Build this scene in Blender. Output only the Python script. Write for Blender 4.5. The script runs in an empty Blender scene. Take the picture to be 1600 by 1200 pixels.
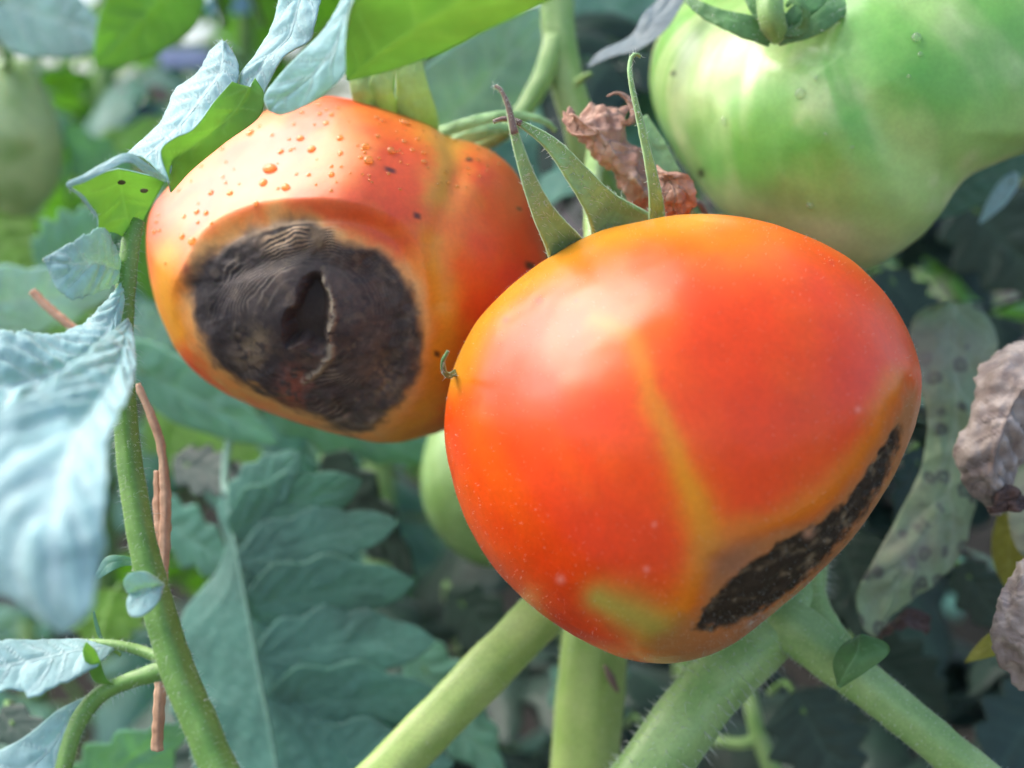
import bpy, math, random
import numpy as np
from mathutils import Vector

random.seed(7)
RNG = np.random.default_rng(11)
sc = bpy.context.scene
col = sc.collection

# ------------------------------------------------------------------ camera, light, exposure
CAM_H = 40.0                      # cm above the soil
PITCH = math.radians(-10)
FOC, SENS = 40.0, 36.0
cam_d = bpy.data.cameras.new('camera')
cam = bpy.data.objects.new('camera', cam_d); col.objects.link(cam)
cam.location = (0, 0, CAM_H * .01)
cam.rotation_euler = (math.pi / 2 + PITCH, 0, 0)
cam_d.lens = FOC; cam_d.sensor_width = SENS
cam_d.clip_start = .005; cam_d.clip_end = 400
cam_d.dof.use_dof = True
cam_d.dof.focus_distance = .166
cam_d.dof.aperture_fstop = 11
sc.camera = cam

SUN_EL, SUN_AZ = math.radians(53), math.radians(-74)     # azimuth from +Y towards +X
w = bpy.data.worlds.new('World'); sc.world = w; w.use_nodes = True
nt = w.node_tree; nt.nodes.clear()
sky = nt.nodes.new('ShaderNodeTexSky'); sky.sky_type = 'NISHITA'; sky.sun_disc = False
sky.sun_elevation = SUN_EL; sky.sun_rotation = SUN_AZ
sky.dust_density = 5.0; sky.ozone_density = 1.2
bg = nt.nodes.new('ShaderNodeBackground'); bg.inputs[1].default_value = .15
wo = nt.nodes.new('ShaderNodeOutputWorld')
nt.links.new(sky.outputs[0], bg.inputs[0]); nt.links.new(bg.outputs[0], wo.inputs[0])
sl = bpy.data.lights.new('sun', 'SUN'); sl.energy = 1.0; sl.angle = math.radians(52); sl.color = (1, .995, .995)
so = bpy.data.objects.new('sun', sl); col.objects.link(so)
sd = Vector((math.sin(SUN_AZ) * math.cos(SUN_EL), math.cos(SUN_AZ) * math.cos(SUN_EL), math.sin(SUN_EL)))
so.rotation_euler = sd.to_track_quat('Z', 'Y').to_euler(); so.location = sd * 2
sc.view_settings.view_transform = 'Standard'; sc.view_settings.look = 'None'
sc.view_settings.gamma = 1; sc.view_settings.use_curve_mapping = False
sc.view_settings.exposure = 1.36
sc.cycles.use_adaptive_sampling = True; sc.cycles.adaptive_threshold = .025
sc.cycles.max_bounces = 7; sc.cycles.transparent_max_bounces = 8

# ------------------------------------------------------------------ maths helpers (all lengths in cm)
K = SENS / FOC / 1600.0
CP, SP = math.cos(PITCH), math.sin(PITCH)
CAM = np.array([0, 0, CAM_H])

def c2w(v):                        # camera-aligned (right, forward, up) -> world
    v = np.asarray(v, float)
    x, y, z = v[..., 0], v[..., 1], v[..., 2]
    return np.stack([x, y * CP - z * SP, y * SP + z * CP], -1) + CAM

def w2c(v):
    v = np.asarray(v, float) - CAM
    return np.stack([v[..., 0], v[..., 1] * CP + v[..., 2] * SP, -v[..., 1] * SP + v[..., 2] * CP], -1)

def C(px, py, d): return np.array([(px - 800) * K * d, d, -(py - 600) * K * d])
def P(px, py, d): return c2w(C(px, py, d))
def proj(c):                       # camera-aligned -> photo position
    return 800 + c[:, 0] / c[:, 1] / K, 600 - c[:, 2] / c[:, 1] / K

def s(r, g, b):                    # sRGB 0..255 -> linear
    f = lambda c: (c / 255 / 12.92) if c / 255 < .04045 else ((c / 255 + .055) / 1.055) ** 2.4
    return np.array([f(r), f(g), f(b)])

def vnoise(p, seed=0):
    i = np.floor(p).astype(np.int64); f = p - i; f = f * f * (3 - 2 * f)
    def h(a):
        n = (a[:, 0] * 374761393 + a[:, 1] * 668265263 + a[:, 2] * 1440662683 + seed * 1274126177) & 0xffffffff
        n = ((n ^ (n >> 13)) * 1274126177) & 0xffffffff
        n = ((n ^ (n >> 15)) * 668265263) & 0xffffffff
        return (n ^ (n >> 16)) / 4294967295.0
    r = 0
    for dx in (0, 1):
        for dy in (0, 1):
            for dz in (0, 1):
                wgt = (f[:, 0] if dx else 1 - f[:, 0]) * (f[:, 1] if dy else 1 - f[:, 1]) * (f[:, 2] if dz else 1 - f[:, 2])
                r = r + wgt * h(i + np.array([dx, dy, dz]))
    return r

def fbm(p, seed=0, o=3):
    r = 0; a = 1; t = 0
    for k in range(o):
        r = r + a * vnoise(p * 2 ** k, seed + k * 17); t += a; a *= .5
    return r / t

def sst(a, b, x):
    t = np.clip((x - a) / (b - a), 0, 1); return t * t * (3 - 2 * t)

def cr(pts, n):                    # smooth curve through points, n samples evenly along its length
    p = np.asarray(pts, float)
    if len(p) == 2:
        return p[0] + (p[1] - p[0]) * np.linspace(0, 1, n)[:, None]
    e = np.vstack([2 * p[0] - p[1], p, 2 * p[-1] - p[-2]])
    out = []
    for k in range(len(p) - 1):
        t = np.linspace(0, 1, 24, endpoint=False)[:, None]
        a, b, c, d = e[k:k + 4]
        out.append(.5 * (2 * b + (c - a) * t + (2 * a - 5 * b + 4 * c - d) * t ** 2 + (3 * b - a - 3 * c + d) * t ** 3))
    q = np.vstack(out + [p[-1:]])
    L = np.concatenate([[0], np.cumsum(np.linalg.norm(np.diff(q[:, :3], axis=0), axis=1))])
    x = np.linspace(0, L[-1], n)
    return np.stack([np.interp(x, L, q[:, k]) for k in range(q.shape[1])], -1)

def catloop(p, k=6):                # closed smooth loop through the points
    out = []; n = len(p)
    for i in range(n):
        a, b, c, d = p[i - 1], p[i], p[(i + 1) % n], p[(i + 2) % n]
        for t in np.arange(k) / k:
            out.append(.5 * (2 * b + (c - a) * t + (2 * a - 5 * b + 4 * c - d) * t ** 2 + (3 * b - a - 3 * c + d) * t ** 3))
    return np.array(out)

def sdpoly(px, py, poly):          # signed distance, inside positive
    poly = np.asarray(poly, float)
    poly = catloop(poly); n = len(poly)
    d = np.full(px.shape, 1e9); ins = np.zeros(px.shape, bool)
    for k in range(n):
        a, b = poly[k], poly[(k + 1) % n]
        e = b - a; wx, wy = px - a[0], py - a[1]
        t = np.clip((wx * e[0] + wy * e[1]) / (e @ e), 0, 1)
        d = np.minimum(d, np.hypot(wx - e[0] * t, wy - e[1] * t))
        c = ((a[1] > py) != (b[1] > py)) & (px < (b[0] - a[0]) * (py - a[1]) / (b[1] - a[1] + 1e-12) + a[0])
        ins ^= c
    return np.where(ins, d, -d)

def dline(px, py, pts):            # distance to a polyline and how far along it
    pts = np.asarray(pts, float); d = np.full(px.shape, 1e9)
    for a, b in zip(pts[:-1], pts[1:]):
        e = b - a; wx, wy = px - a[0], py - a[1]
        t = np.clip((wx * e[0] + wy * e[1]) / (e @ e), 0, 1)
        d = np.minimum(d, np.hypot(wx - e[0] * t, wy - e[1] * t))
    return d

# ------------------------------------------------------------------ object helpers
def tag(o, label, cat, group=None, kind=None):
    if label: o['label'] = label
    if cat: o['category'] = cat
    if group: o['group'] = group
    if kind: o['kind'] = kind
    return o

def thing(name, label, cat, loc, group=None):
    o = bpy.data.objects.new(name, None); col.objects.link(o)
    o.empty_display_size = .005
    o.location = np.asarray(loc) * .01
    o['cm'] = [float(x) for x in loc]
    return tag(o, label, cat, group)

def origin(o):
    r = np.zeros(3)
    while o is not None:
        r += np.array(o.location) * 100; o = o.parent
    return r

def mesh(name, V, F, mats, attrs=None, mi=None, org=(0, 0, 0), normals=None, smooth=True):
    me = bpy.data.meshes.new(name)
    V = (np.asarray(V, float) - np.asarray(org)) * .01
    Fs = F if isinstance(F, list) else [F]
    Fs = [np.asarray(f, np.int32) for f in Fs if len(f)]
    loops = np.concatenate([f.ravel() for f in Fs])
    sizes = np.concatenate([np.full(len(f), f.shape[1], np.int32) for f in Fs])
    me.vertices.add(len(V)); me.vertices.foreach_set('co', V.ravel().astype(np.float32))
    me.loops.add(len(loops)); me.loops.foreach_set('vertex_index', loops)
    me.polygons.add(len(sizes))
    me.polygons.foreach_set('loop_start', np.concatenate([[0], np.cumsum(sizes)[:-1]]).astype(np.int32))
    for m in (mats if isinstance(mats, (list, tuple)) else [mats]): me.materials.append(m)
    if mi is not None: me.polygons.foreach_set('material_index', np.asarray(mi, np.int32))
    for k, a in (attrs or {}).items():
        a = np.asarray(a, np.float32)
        if a.ndim == 1:
            at = me.attributes.new(k, 'FLOAT', 'POINT'); at.data.foreach_set('value', a)
        else:
            if a.shape[1] == 3: a = np.hstack([a, np.ones((len(a), 1), np.float32)])
            at = me.attributes.new(k, 'FLOAT_COLOR', 'POINT'); at.data.foreach_set('color', a.ravel())
    me.update(calc_edges=True)
    me.polygons.foreach_set('use_smooth', np.full(len(sizes), smooth))
    if normals is not None: me.normals_split_custom_set_from_vertices(np.asarray(normals, np.float32))
    me.update()
    return me

def put(name, V, F, mats, parent=None, loc=None, **kw):
    org = origin(parent) if parent else (np.asarray(loc) if loc is not None else np.asarray(V).mean(0))
    me = mesh(name, V, F, mats, org=org, **kw)
    o = bpy.data.objects.new(name, me); col.objects.link(o)
    if parent: o.parent = parent
    else: o.location = np.asarray(org) * .01
    return o

def grid_faces(n, m, wrap=False, off=0):
    i = np.arange(n - 1)[:, None]; j = np.arange(m if wrap else m - 1)[None]
    j2 = (j + 1) % m
    a = i * m + j; b = i * m + j2; c = (i + 1) * m + j2; d = (i + 1) * m + j
    return np.stack([a, b, c, d], -1).reshape(-1, 4) + off

def frames(path):
    T = np.gradient(path, axis=0); T /= np.linalg.norm(T, axis=1)[:, None] + 1e-12
    ref = np.array([0.31, -.9, .3]); ref = ref - T[0] * (ref @ T[0]); ref /= np.linalg.norm(ref)
    X = [ref]
    for t in T[1:]:
        r = X[-1] - t * (X[-1] @ t); X.append(r / (np.linalg.norm(r) + 1e-12))
    X = np.array(X); return T, X, np.cross(T, X)

def tube(path, rad, seg=18, flat=1.0, ridge=.04, lump=.03, seed=0):
    T, X, Y = frames(path); n = len(path); rad = np.broadcast_to(rad, n)
    a = np.linspace(0, 2 * np.pi, seg, endpoint=False)
    rr = rad[:, None] * (1 + ridge * np.cos(5 * a)[None])
    V = path[:, None] + X[:, None] * (np.cos(a)[None, :, None] * rr[..., None]) + Y[:, None] * (np.sin(a)[None, :, None] * rr[..., None] * flat)
    V = V.reshape(-1, 3)
    nrm = V - np.repeat(path, seg, 0); nrm /= np.linalg.norm(nrm, axis=1)[:, None] + 1e-9
    R = np.repeat(rad, seg)
    V = V + nrm * (R * lump * (fbm(V / (rad.mean() * 1.5 + 1e-6), seed) - .5) * 4)[:, None]
    F = grid_faces(n, seg, True)
    V = np.vstack([V, path[:1], path[-1:]]); k = len(V)
    j = np.arange(seg); j2 = (j + 1) % seg
    c1 = np.stack([np.full(seg, k - 2), j2, j], -1); b = (n - 1) * seg
    c2 = np.stack([np.full(seg, k - 1), b + j, b + j2], -1)
    return V, [F, np.vstack([c1, c2])], nrm

def hairs(V, N, count, length, thick, seed=0, droop=0, up=None):
    r = np.random.default_rng(seed); i = r.integers(0, len(N), count)
    p = V[i] + r.normal(0, .01, (count, 3)); n = N[i] + r.normal(0, .28, (count, 3)); n /= np.linalg.norm(n, axis=1)[:, None]
    L = length * r.uniform(.35, 1.25, count)[:, None]
    t = np.cross(n, r.normal(0, 1, (count, 3))); t /= np.linalg.norm(t, axis=1)[:, None]; b = np.cross(n, t)
    bend = t * L * r.uniform(-.35, .35, (count, 1)) + np.array([0, 0, -droop]) * L
    p = p - n * .008
    mid = p + n * L * .55 + bend * .25; tip = p + n * L + bend
    Vs = np.stack([p + t * thick, p - t * thick * .5 + b * thick * .87, p - t * thick * .5 - b * thick * .87,
                   mid + t * thick * .6, mid - t * thick * .3 + b * thick * .5, mid - t * thick * .3 - b * thick * .5, tip], 1).reshape(-1, 3)
    base = np.arange(count)[:, None, None] * 7
    q = np.array([[0, 1, 4, 3], [1, 2, 5, 4], [2, 0, 3, 5]])[None]; t3 = np.array([[3, 4, 6], [4, 5, 6], [5, 3, 6]])[None]
    return Vs, [(q + base).reshape(-1, 4), (t3 + base).reshape(-1, 3)]

def hair_part(parent, V, N, count, length=.1, thick=.004, seed=0, droop=0):
    v, f = hairs(V, N, count, length, thick, seed, droop)
    o = put('hair', v, f, M['hair'], parent); o['kind'] = 'stuff'
    return o

# ------------------------------------------------------------------ materials
M = {}
class NT:
    def __init__(self, name):
        self.m = bpy.data.materials.new(name); self.m.use_nodes = True
        self.t = self.m.node_tree; self.t.nodes.clear()
        self.out = self.n('ShaderNodeOutputMaterial'); M[name] = self.m
    def n(self, ty, **kw):
        x = self.t.nodes.new(ty)
        for k, v in kw.items(): setattr(x, k, v)
        return x
    def l(self, a, b): self.t.links.new(a, b)
    def attr(self, name, o='Fac'):
        x = self.n('ShaderNodeAttribute'); x.attribute_name = name; return x.outputs[o]
    def noise(self, scale, detail=3, rough=.55, dist=0):
        if not hasattr(self, 'tc'): self.tc = self.n('ShaderNodeTexCoord')
        x = self.n('ShaderNodeTexNoise'); x.inputs['Scale'].default_value = scale
        x.inputs['Detail'].default_value = detail; x.inputs['Roughness'].default_value = rough; x.inputs['Distortion'].default_value = dist
        self.l(self.tc.outputs['Object'], x.inputs['Vector']); return x.outputs['Fac']
    def ramp(self, f, stops):
        x = self.n('ShaderNodeValToRGB'); e = x.color_ramp.elements
        while len(e) < len(stops): e.new(.5)
        for k, (p, c) in enumerate(stops):
            e[k].position = p; e[k].color = (*c, 1) if hasattr(c, '__len__') else (c, c, c, 1)
        self.l(f, x.inputs[0]); return x.outputs[0]
    def mix(self, f, a, b, mode='MIX'):
        x = self.n('ShaderNodeMix', data_type='RGBA', blend_type=mode)
        for sock, v in ((x.inputs[0], f), (x.inputs[6], a), (x.inputs[7], b)):
            if hasattr(v, 'links'): self.l(v, sock)
            elif hasattr(v, '__len__'): sock.default_value = (*v, 1)
            else: sock.default_value = v
        return x.outputs[2]
    def math(self, op, a, b=0.0, c=0.0):
        x = self.n('ShaderNodeMath', operation=op)
        for sock, v in zip(x.inputs, (a, b, c)):
            if hasattr(v, 'links'): self.l(v, sock)
            else: sock.default_value = v
        return x.outputs[0]
    def pr(self, **kw):
        x = self.n('ShaderNodeBsdfPrincipled')
        for k, v in kw.items():
            sock = x.inputs[k.replace('_', ' ')]
            if hasattr(v, 'links'): self.l(v, sock)
            elif hasattr(v, '__len__') and len(v) == 3 and sock.type == 'RGBA': sock.default_value = (*v, 1)
            else: sock.default_value = v
        return x
    def bump(self, h, strength, dist=.001):
        x = self.n('ShaderNodeBump'); x.inputs['Strength'].default_value = strength; x.inputs['Distance'].default_value = dist
        self.l(h, x.inputs['Height']); return x.outputs[0]
    def done(self, sh): self.l(sh, self.out.inputs[0]); return self.m

def mat_fruit(name, rough=.3, sss=.18, speck=(.93, 1.04), spec=.5):
    t = NT(name)
    a = t.attr('albedo', 'Color'); rot = t.attr('rot')
    n1 = t.noise(260, 4); n2 = t.noise(1500, 3)
    c = t.mix(1.0, a, t.ramp(n1, [(.3, speck[0]), (.7, speck[1])]), 'MULTIPLY')
    c = t.mix(.35, c, t.ramp(n2, [(.35, .82), (.65, 1.1)]), 'MULTIPLY')
    # streaky cracks of the rotten skin
    st = t.noise(900, 5, .7, 1.5)
    c = t.mix(t.math('MULTIPLY', rot, .75), c, t.mix(1.0, c, t.ramp(st, [(.3, .82), (.55, 1.0), (.72, 1.25)]), 'MULTIPLY'))
    r = t.math('MULTIPLY_ADD', rot, .2, rough)
    r = t.math('MULTIPLY_ADD', n1, .06, r)
    h = t.math('MULTIPLY_ADD', st, t.math('MULTIPLY', rot, 1.4), t.math('MULTIPLY', n2, .35))
    p = t.pr(Base_Color=c, Roughness=r, Normal=t.bump(h, .35, .00012))
    t.l(t.math('MULTIPLY_ADD', rot, -.6 * spec, spec), p.inputs['Specular IOR Level'])
    p.inputs['Subsurface Weight'].default_value = sss
    p.inputs['Subsurface Radius'].default_value = (1, .45, .2); p.inputs['Subsurface Scale'].default_value = .0022
    t.done(p.outputs[0])

def mat_leaf(name, base, vein, trans, tfac=.35, sheen=.35, rough=.5, dark=.6, spots=None, bump=.5, mott=60, cells=None,
             ringed=((.26, .5), (.35, .95), (.41, .75), (.5, 0.0))):
    t = NT(name)
    v = t.attr('vein'); n = t.noise(mott, 4); nf = t.noise(900, 3)
    c = t.mix(1.0, base, t.ramp(n, [(.3, dark), (.5, .95), (.7, 1.25)]), 'MULTIPLY')
    c = t.mix(t.math('MULTIPLY', v, .85), c, vein)
    c = t.mix(.3, c, t.ramp(nf, [(.35, .7), (.65, 1.3)]), 'MULTIPLY')
    if spots is not None:
        vo = t.n('ShaderNodeTexVoronoi'); vo.inputs['Scale'].default_value = spots[1]
        t.l(t.tc.outputs['Object'], vo.inputs['Vector'])
        dd = t.math('MULTIPLY_ADD', nf, .22, vo.outputs['Distance'])
        f = t.ramp(dd, ringed)
        c = t.mix(t.math('MULTIPLY', f, spots[2]), c, spots[0])
        big = t.noise(38, 3)
        c = t.mix(t.ramp(big, [(.45, 0.0), (.65, .75)]), c, spots[3])
    h = t.math('MULTIPLY_ADD', v, -.6, t.math('MULTIPLY_ADD', t.noise(420, 4), .9, t.math('MULTIPLY', nf, .35)))
    vr = t.n('ShaderNodeTexVoronoi', feature='SMOOTH_F1'); vr.inputs['Scale'].default_value = 420; t.l(t.tc.outputs['Object'], vr.inputs['Vector'])
    h = t.math('MULTIPLY_ADD', vr.outputs['Distance'], -1.1, h)
    nb = t.bump(h, bump, .0004)
    if cells is not None: c = t.mix(t.ramp(vr.outputs['Distance'], [(.28, 0.0), (.62, .65)]), c, cells)
    p = t.pr(Base_Color=c, Roughness=rough, Normal=nb)
    p.inputs['Sheen Weight'].default_value = sheen; p.inputs['Sheen Roughness'].default_value = .45
    p.inputs['Sheen Tint'].default_value = (.9, .97, 1, 1)
    tr = t.n('ShaderNodeBsdfTranslucent')
    t.l(t.mix(1.0, trans, t.ramp(n, [(.3, .75), (.7, 1.15)]), 'MULTIPLY'), tr.inputs[0])
    mx = t.n('ShaderNodeMixShader'); mx.inputs[0].default_value = tfac
    t.l(p.outputs[0], mx.inputs[1]); t.l(tr.outputs[0], mx.inputs[2])
    t.done(mx.outputs[0])

def mat_stem(name, base, alt, sheen=.25, rough=.45, sss=.1):
    t = NT(name)
    n = t.noise(140, 4); nf = t.noise(1600, 3)
    c = t.mix(t.ramp(n, [(.35, 0.0), (.65, 1.0)]), base, alt)
    c = t.mix(.3, c, t.ramp(nf, [(.35, .7), (.65, 1.3)]), 'MULTIPLY')
    p = t.pr(Base_Color=c, Roughness=rough, Normal=t.bump(t.math('MULTIPLY_ADD', nf, .25, n), .3, .0002))
    p.inputs['Sheen Weight'].default_value = sheen; p.inputs['Sheen Roughness'].default_value = .4
    p.inputs['Subsurface Weight'].default_value = sss; p.inputs['Subsurface Radius'].default_value = (.6, 1, .3); p.inputs['Subsurface Scale'].default_value = .0015
    t.done(p.outputs[0])

mat_fruit('ripe_skin', rough=.28, sss=.1, spec=.4)
mat_fruit('sick_skin', rough=.4, sss=.12, spec=.62)
mat_fruit('unripe_skin', rough=.27, sss=.15, speck=(.9, 1.06), spec=.48)
mat_leaf('leaf_sky_pale', s(152, 194, 200), s(188, 216, 220), (.6, .92, .3), .25, .4, .58, .75, bump=.7)  # sky gloss of the hairy upper side put into the base colour
mat_leaf('leaf_teal', s(96, 148, 138), s(130, 172, 162), (.5, .9, .18), .3, .15, .48, .7)
mat_leaf('leaf_shade_mid', s(68, 118, 106), s(84, 132, 120), (.2, .42, .1), .2, .15, .62, .6)  # shade on the big bottom leaf put into its colour
mat_leaf('leaf_fresh', s(88, 136, 76), s(112, 156, 98), (.25, .5, .1), .15, .2, .5, .75)
mat_leaf('sepal_light', s(172, 204, 128), s(190, 214, 150), (.65, .85, .3), .35, .25, .5, .85)
mat_leaf('leaf_shade_dark', s(36, 62, 52), s(54, 82, 70), (.12, .3, .06), .15, .1, .5, .7)  # shade of the deep background painted into the leaf colour
mat_leaf('leaf_under', s(96, 146, 64), s(136, 180, 100), (.6, .92, .26), .58, .1, .5, .85)
mat_leaf('leaf_dull', s(104, 122, 128), s(130, 146, 152), (.15, .3, .12), .2, .3, .5, .75)
mat_leaf('leaf_spotted', s(136, 160, 120), s(154, 172, 140), (.25, .4, .1), .15, .15, .55, .8,
         spots=(s(60, 57, 62), 230, .9, s(148, 140, 130)))
mat_leaf('leaf_tan', s(180, 170, 160), s(156, 146, 138), (.3, .25, .18), .05, .15, .65, .7,
         ringed=((.1, .45), (.2, .25), (.27, 1.0), (.31, .3), (.36, .75), (.43, 0.0)), spots=(s(104, 94, 98), 150, .75, s(156, 144, 136)), bump=1.6, mott=110, cells=s(104, 88, 80))
mat_leaf('leaf_dry', s(192, 150, 126), s(216, 184, 164), (.45, .26, .14), .12, .15, .55, .7, bump=1.4, mott=130, cells=s(150, 102, 80))
mat_leaf('leaf_crisp', s(72, 54, 48), s(60, 44, 42), (.1, .05, .03), .05, .1, .6, .6, bump=1.0)
mat_leaf('leaf_yellow', s(142, 146, 52), s(164, 166, 84), (.5, .5, .05), .3, .1, .5, .8)
mat_leaf('sepal_green', s(142, 186, 120), s(166, 202, 144), (.3, .5, .2), .08, .3, .5, .75, bump=.6, mott=160)
mat_stem('stem_green', s(84, 130, 52), s(112, 152, 74))
mat_stem('stem_pale', s(134, 166, 80), s(158, 182, 104), .2)
mat_stem('stem_grey', s(116, 156, 84), s(146, 178, 112), .25)
mat_stem('stem_dusky', s(84, 126, 112), s(98, 138, 122), .2)
mat_stem('twig_brown', s(166, 126, 98), s(204, 168, 138), .1, .6, 0)
mat_stem('leaf_lesion', s(84, 76, 34), s(66, 52, 28), 0, .7, 0)
mat_stem('sepal_tip', s(112, 92, 84), s(132, 112, 100), .1, .6, 0)
t = NT('hair'); p = t.pr(Base_Color=(.75, .82, .76), Roughness=.4); p.inputs['Sheen Weight'].default_value = .5
tr = t.n('ShaderNodeBsdfTranslucent'); tr.inputs[0].default_value = (.8, .85, .8, 1); mx = t.n('ShaderNodeMixShader'); mx.inputs[0].default_value = .5
t.l(p.outputs[0], mx.inputs[1]); t.l(tr.outputs[0], mx.inputs[2]); t.done(mx.outputs[0])
t = NT('amber_drop'); p = t.pr(Base_Color=s(255, 220, 130), Roughness=.02)
p.inputs['Transmission Weight'].default_value = .8; p.inputs['IOR'].default_value = 1.36; t.done(p.outputs[0])
t = NT('clear_drop'); p = t.pr(Base_Color=(.92, 1, .85), Roughness=.05)
p.inputs['Transmission Weight'].default_value = .9; p.inputs['IOR'].default_value = 1.33; t.done(p.outputs[0])
t = NT('soil'); n = t.noise(60, 6, .7); c = t.ramp(n, [(.3, s(24, 20, 17)), (.7, s(54, 45, 37))])
p = t.pr(Base_Color=c, Roughness=.95, Normal=t.bump(n, 1, .01)); t.done(p.outputs[0])
t = NT('gravel'); n = t.noise(90, 6, .7); c = t.ramp(n, [(.3, s(112, 108, 100)), (.7, s(160, 156, 148))])
p = t.pr(Base_Color=c, Roughness=.9, Normal=t.bump(n, .6, .01)); t.done(p.outputs[0])  # pale surface of the added bounce ground
for nm, c in (('blue_paint', s(98, 118, 178)), ('lilac_paint', s(170, 180, 225)), ('sky_paint', s(150, 200, 240)), ('rose_paint', s(172, 138, 146)), ('speck_black', s(40, 36, 34))):
    t = NT(nm); n = t.noise(40, 3)
    t.done(t.pr(Base_Color=t.mix(1.0, c, t.ramp(n, [(.3, .85), (.7, 1.1)]), 'MULTIPLY'), Roughness=.5).outputs[0])

# ------------------------------------------------------------------ leaf surfaces
def sheet(A, Mi, B, camber=0., puff=.05, nvein=7, slope=.55, crumple=0., cscale=1.2, seed=0, thick=.022, nv=13, under=False, fold=0., edge=0.):
    """A curved leaf blade between two margins A, B and a midrib Mi (n,3 world points); the side seen from the camera is the upper
    side unless under=True. Returns verts, faces, material index, vein attribute, verts' outward normals."""
    A, Mi, B = (np.asarray(x, float) for x in (A, Mi, B)); n = len(A)
    if edge:
        for X, sd_ in ((A, 3), (B, 9)):
            k = np.arange(n); wv = (fbm(np.stack([k * .35, k * 0 + seed, k * 0], -1), seed + sd_, 3) - .5)
            X += (X - Mi) * ((wv + .5 * (fbm(np.stack([k * 1.3, k * 0 + seed, k * 0 + 4], -1), seed + sd_, 2) - .5)) * edge)[:, None]
    u = np.linspace(0, 1, n)[:, None]; v = np.linspace(-1, 1, 2 * nv - 1)[None]; av = np.abs(v)
    S = Mi[:, None] + np.where((v < 0)[..., None], (A - Mi)[:, None] * av[..., None], (B - Mi)[:, None] * av[..., None])
    du = np.gradient(S, axis=0); dv = np.gradient(S, axis=1); N = np.cross(du, dv)
    N /= np.linalg.norm(N, axis=2)[..., None] + 1e-9
    view = S - CAM; sgn = -np.sign((N * view).sum()) or 1.
    Nm = N * sgn                                              # towards the camera side
    W = np.linalg.norm(A - B, axis=1)[:, None]; Wm = W.max() + 1e-9
    jr = np.random.default_rng(seed + 100); uw = u + .35 / nvein * (np.sin(u * 9 + jr.uniform(0, 6)) * .6 + np.sin(u * 23 + jr.uniform(0, 6)) * .4)
    ph = uw * nvein - slope * av * (nvein * .28) + .15 * (v > 0); fr = ph - np.floor(ph)
    dvein = np.minimum(fr, 1 - fr) / nvein
    vein = np.exp(-(dvein / .011) ** 2) * (1 - av ** 3) * (av > .02) + np.exp(-(av / .05) ** 2)
    vein = np.clip(vein, 0, 1) * np.minimum(1, W / Wm * 2.5)
    amp = jr.uniform(.35, 1.25, nvein * 3 + 9)[(np.floor(ph).astype(int) + nvein + (v > 0) * (nvein + 3)) % (nvein * 3 + 9)]
    pf = amp * (np.sin(np.pi * fr) ** .8) * (1 - av ** 4) * np.minimum(1, av * 5)
    prof = np.minimum(1, W / (.6 * Wm))
    side = -1. if under else 1.
    h = camber * (1 - av ** 2) * Wm * prof + side * puff * (pf - .35) * prof * (Wm / 2.) ** .5 - fold * np.exp(-(av / .18) ** 2) * prof
    if crumple:
        q = S.reshape(-1, 3) / cscale
        r1 = (1 - np.abs(fbm(q, seed, 2) - .5) * 4).clip(0, 1) ** 1.5 + .5 * (1 - np.abs(fbm(q * 2.7, seed + 8, 2) - .5) * 4).clip(0, 1) ** 1.5
        h = h + (crumple * (r1 - .6) + crumple * .5 * (fbm(q * 2.3, seed + 5, 3) - .5)).reshape(h.shape)
    S = S + Nm * h[..., None]
    du = np.gradient(S, axis=0); dv = np.gradient(S, axis=1); N = np.cross(du, dv); N /= np.linalg.norm(N, axis=2)[..., None] + 1e-9
    Nm = N * sgn
    m = 2 * nv - 1
    F0 = grid_faces(n, m); k = n * m
    top = (S + Nm * thick / 2).reshape(-1, 3); bot = (S - Nm * thick / 2).reshape(-1, 3)
    V = np.vstack([top, bot])
    Ff, Fb = (F0[:, ::-1], F0 + k) if sgn > 0 else (F0, F0[:, ::-1] + k)
    rim = np.concatenate([np.arange(m), np.arange(1, n) * m + m - 1, (n - 1) * m + np.arange(m - 2, -1, -1), np.arange(n - 2, 0, -1) * m])
    r2 = np.roll(rim, -1); R = np.stack([rim, rim + k, r2 + k, r2], -1)
    Ff = Ff[:, ::-1]; Fb = Fb[:, ::-1]
    F = np.vstack([Ff, Fb, R])
    a, b = (1, 0) if under else (0, 1)
    mi = np.concatenate([np.full(len(Ff), a), np.full(len(Fb), b), np.full(len(R), 0)])
    vv = np.concatenate([vein.ravel(), vein.ravel()])
    return V, F, mi, vv, np.vstack([Nm.reshape(-1, 3), -Nm.reshape(-1, 3)])

def W3(pts): return np.array([P(*q) for q in pts])

def blade(name, A, Mi, B, top='leaf_teal', bot='leaf_under', parent=None, n=56, hair=0, hl=.08, loc=None, **kw):
    a, b = cr(W3(A), n), cr(W3(B), n)
    m = cr(W3(Mi), n) if Mi is not None else (a + b) / 2
    V, F, mi, vv, N = sheet(a, m, b, **kw)
    o = put(name, V, F, [M[top], M[bot]], parent, loc=loc, attrs={'vein': vv}, mi=mi)
    if hair and parent is not None and parent.parent is None:
        hair_part(o, V, N, hair, hl, .003, kw.get('seed', 0))
    return o

def lobe_w(u, nl=4, depth=.35, seed=0):
    env = np.sin(np.pi * np.clip(u, 0, 1) ** .72) ** .75
    t = (u * nl + .35) % 1.0
    return env * (1 - depth * (1 - np.abs(2 * t - 1)) ** 1.2)

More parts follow.
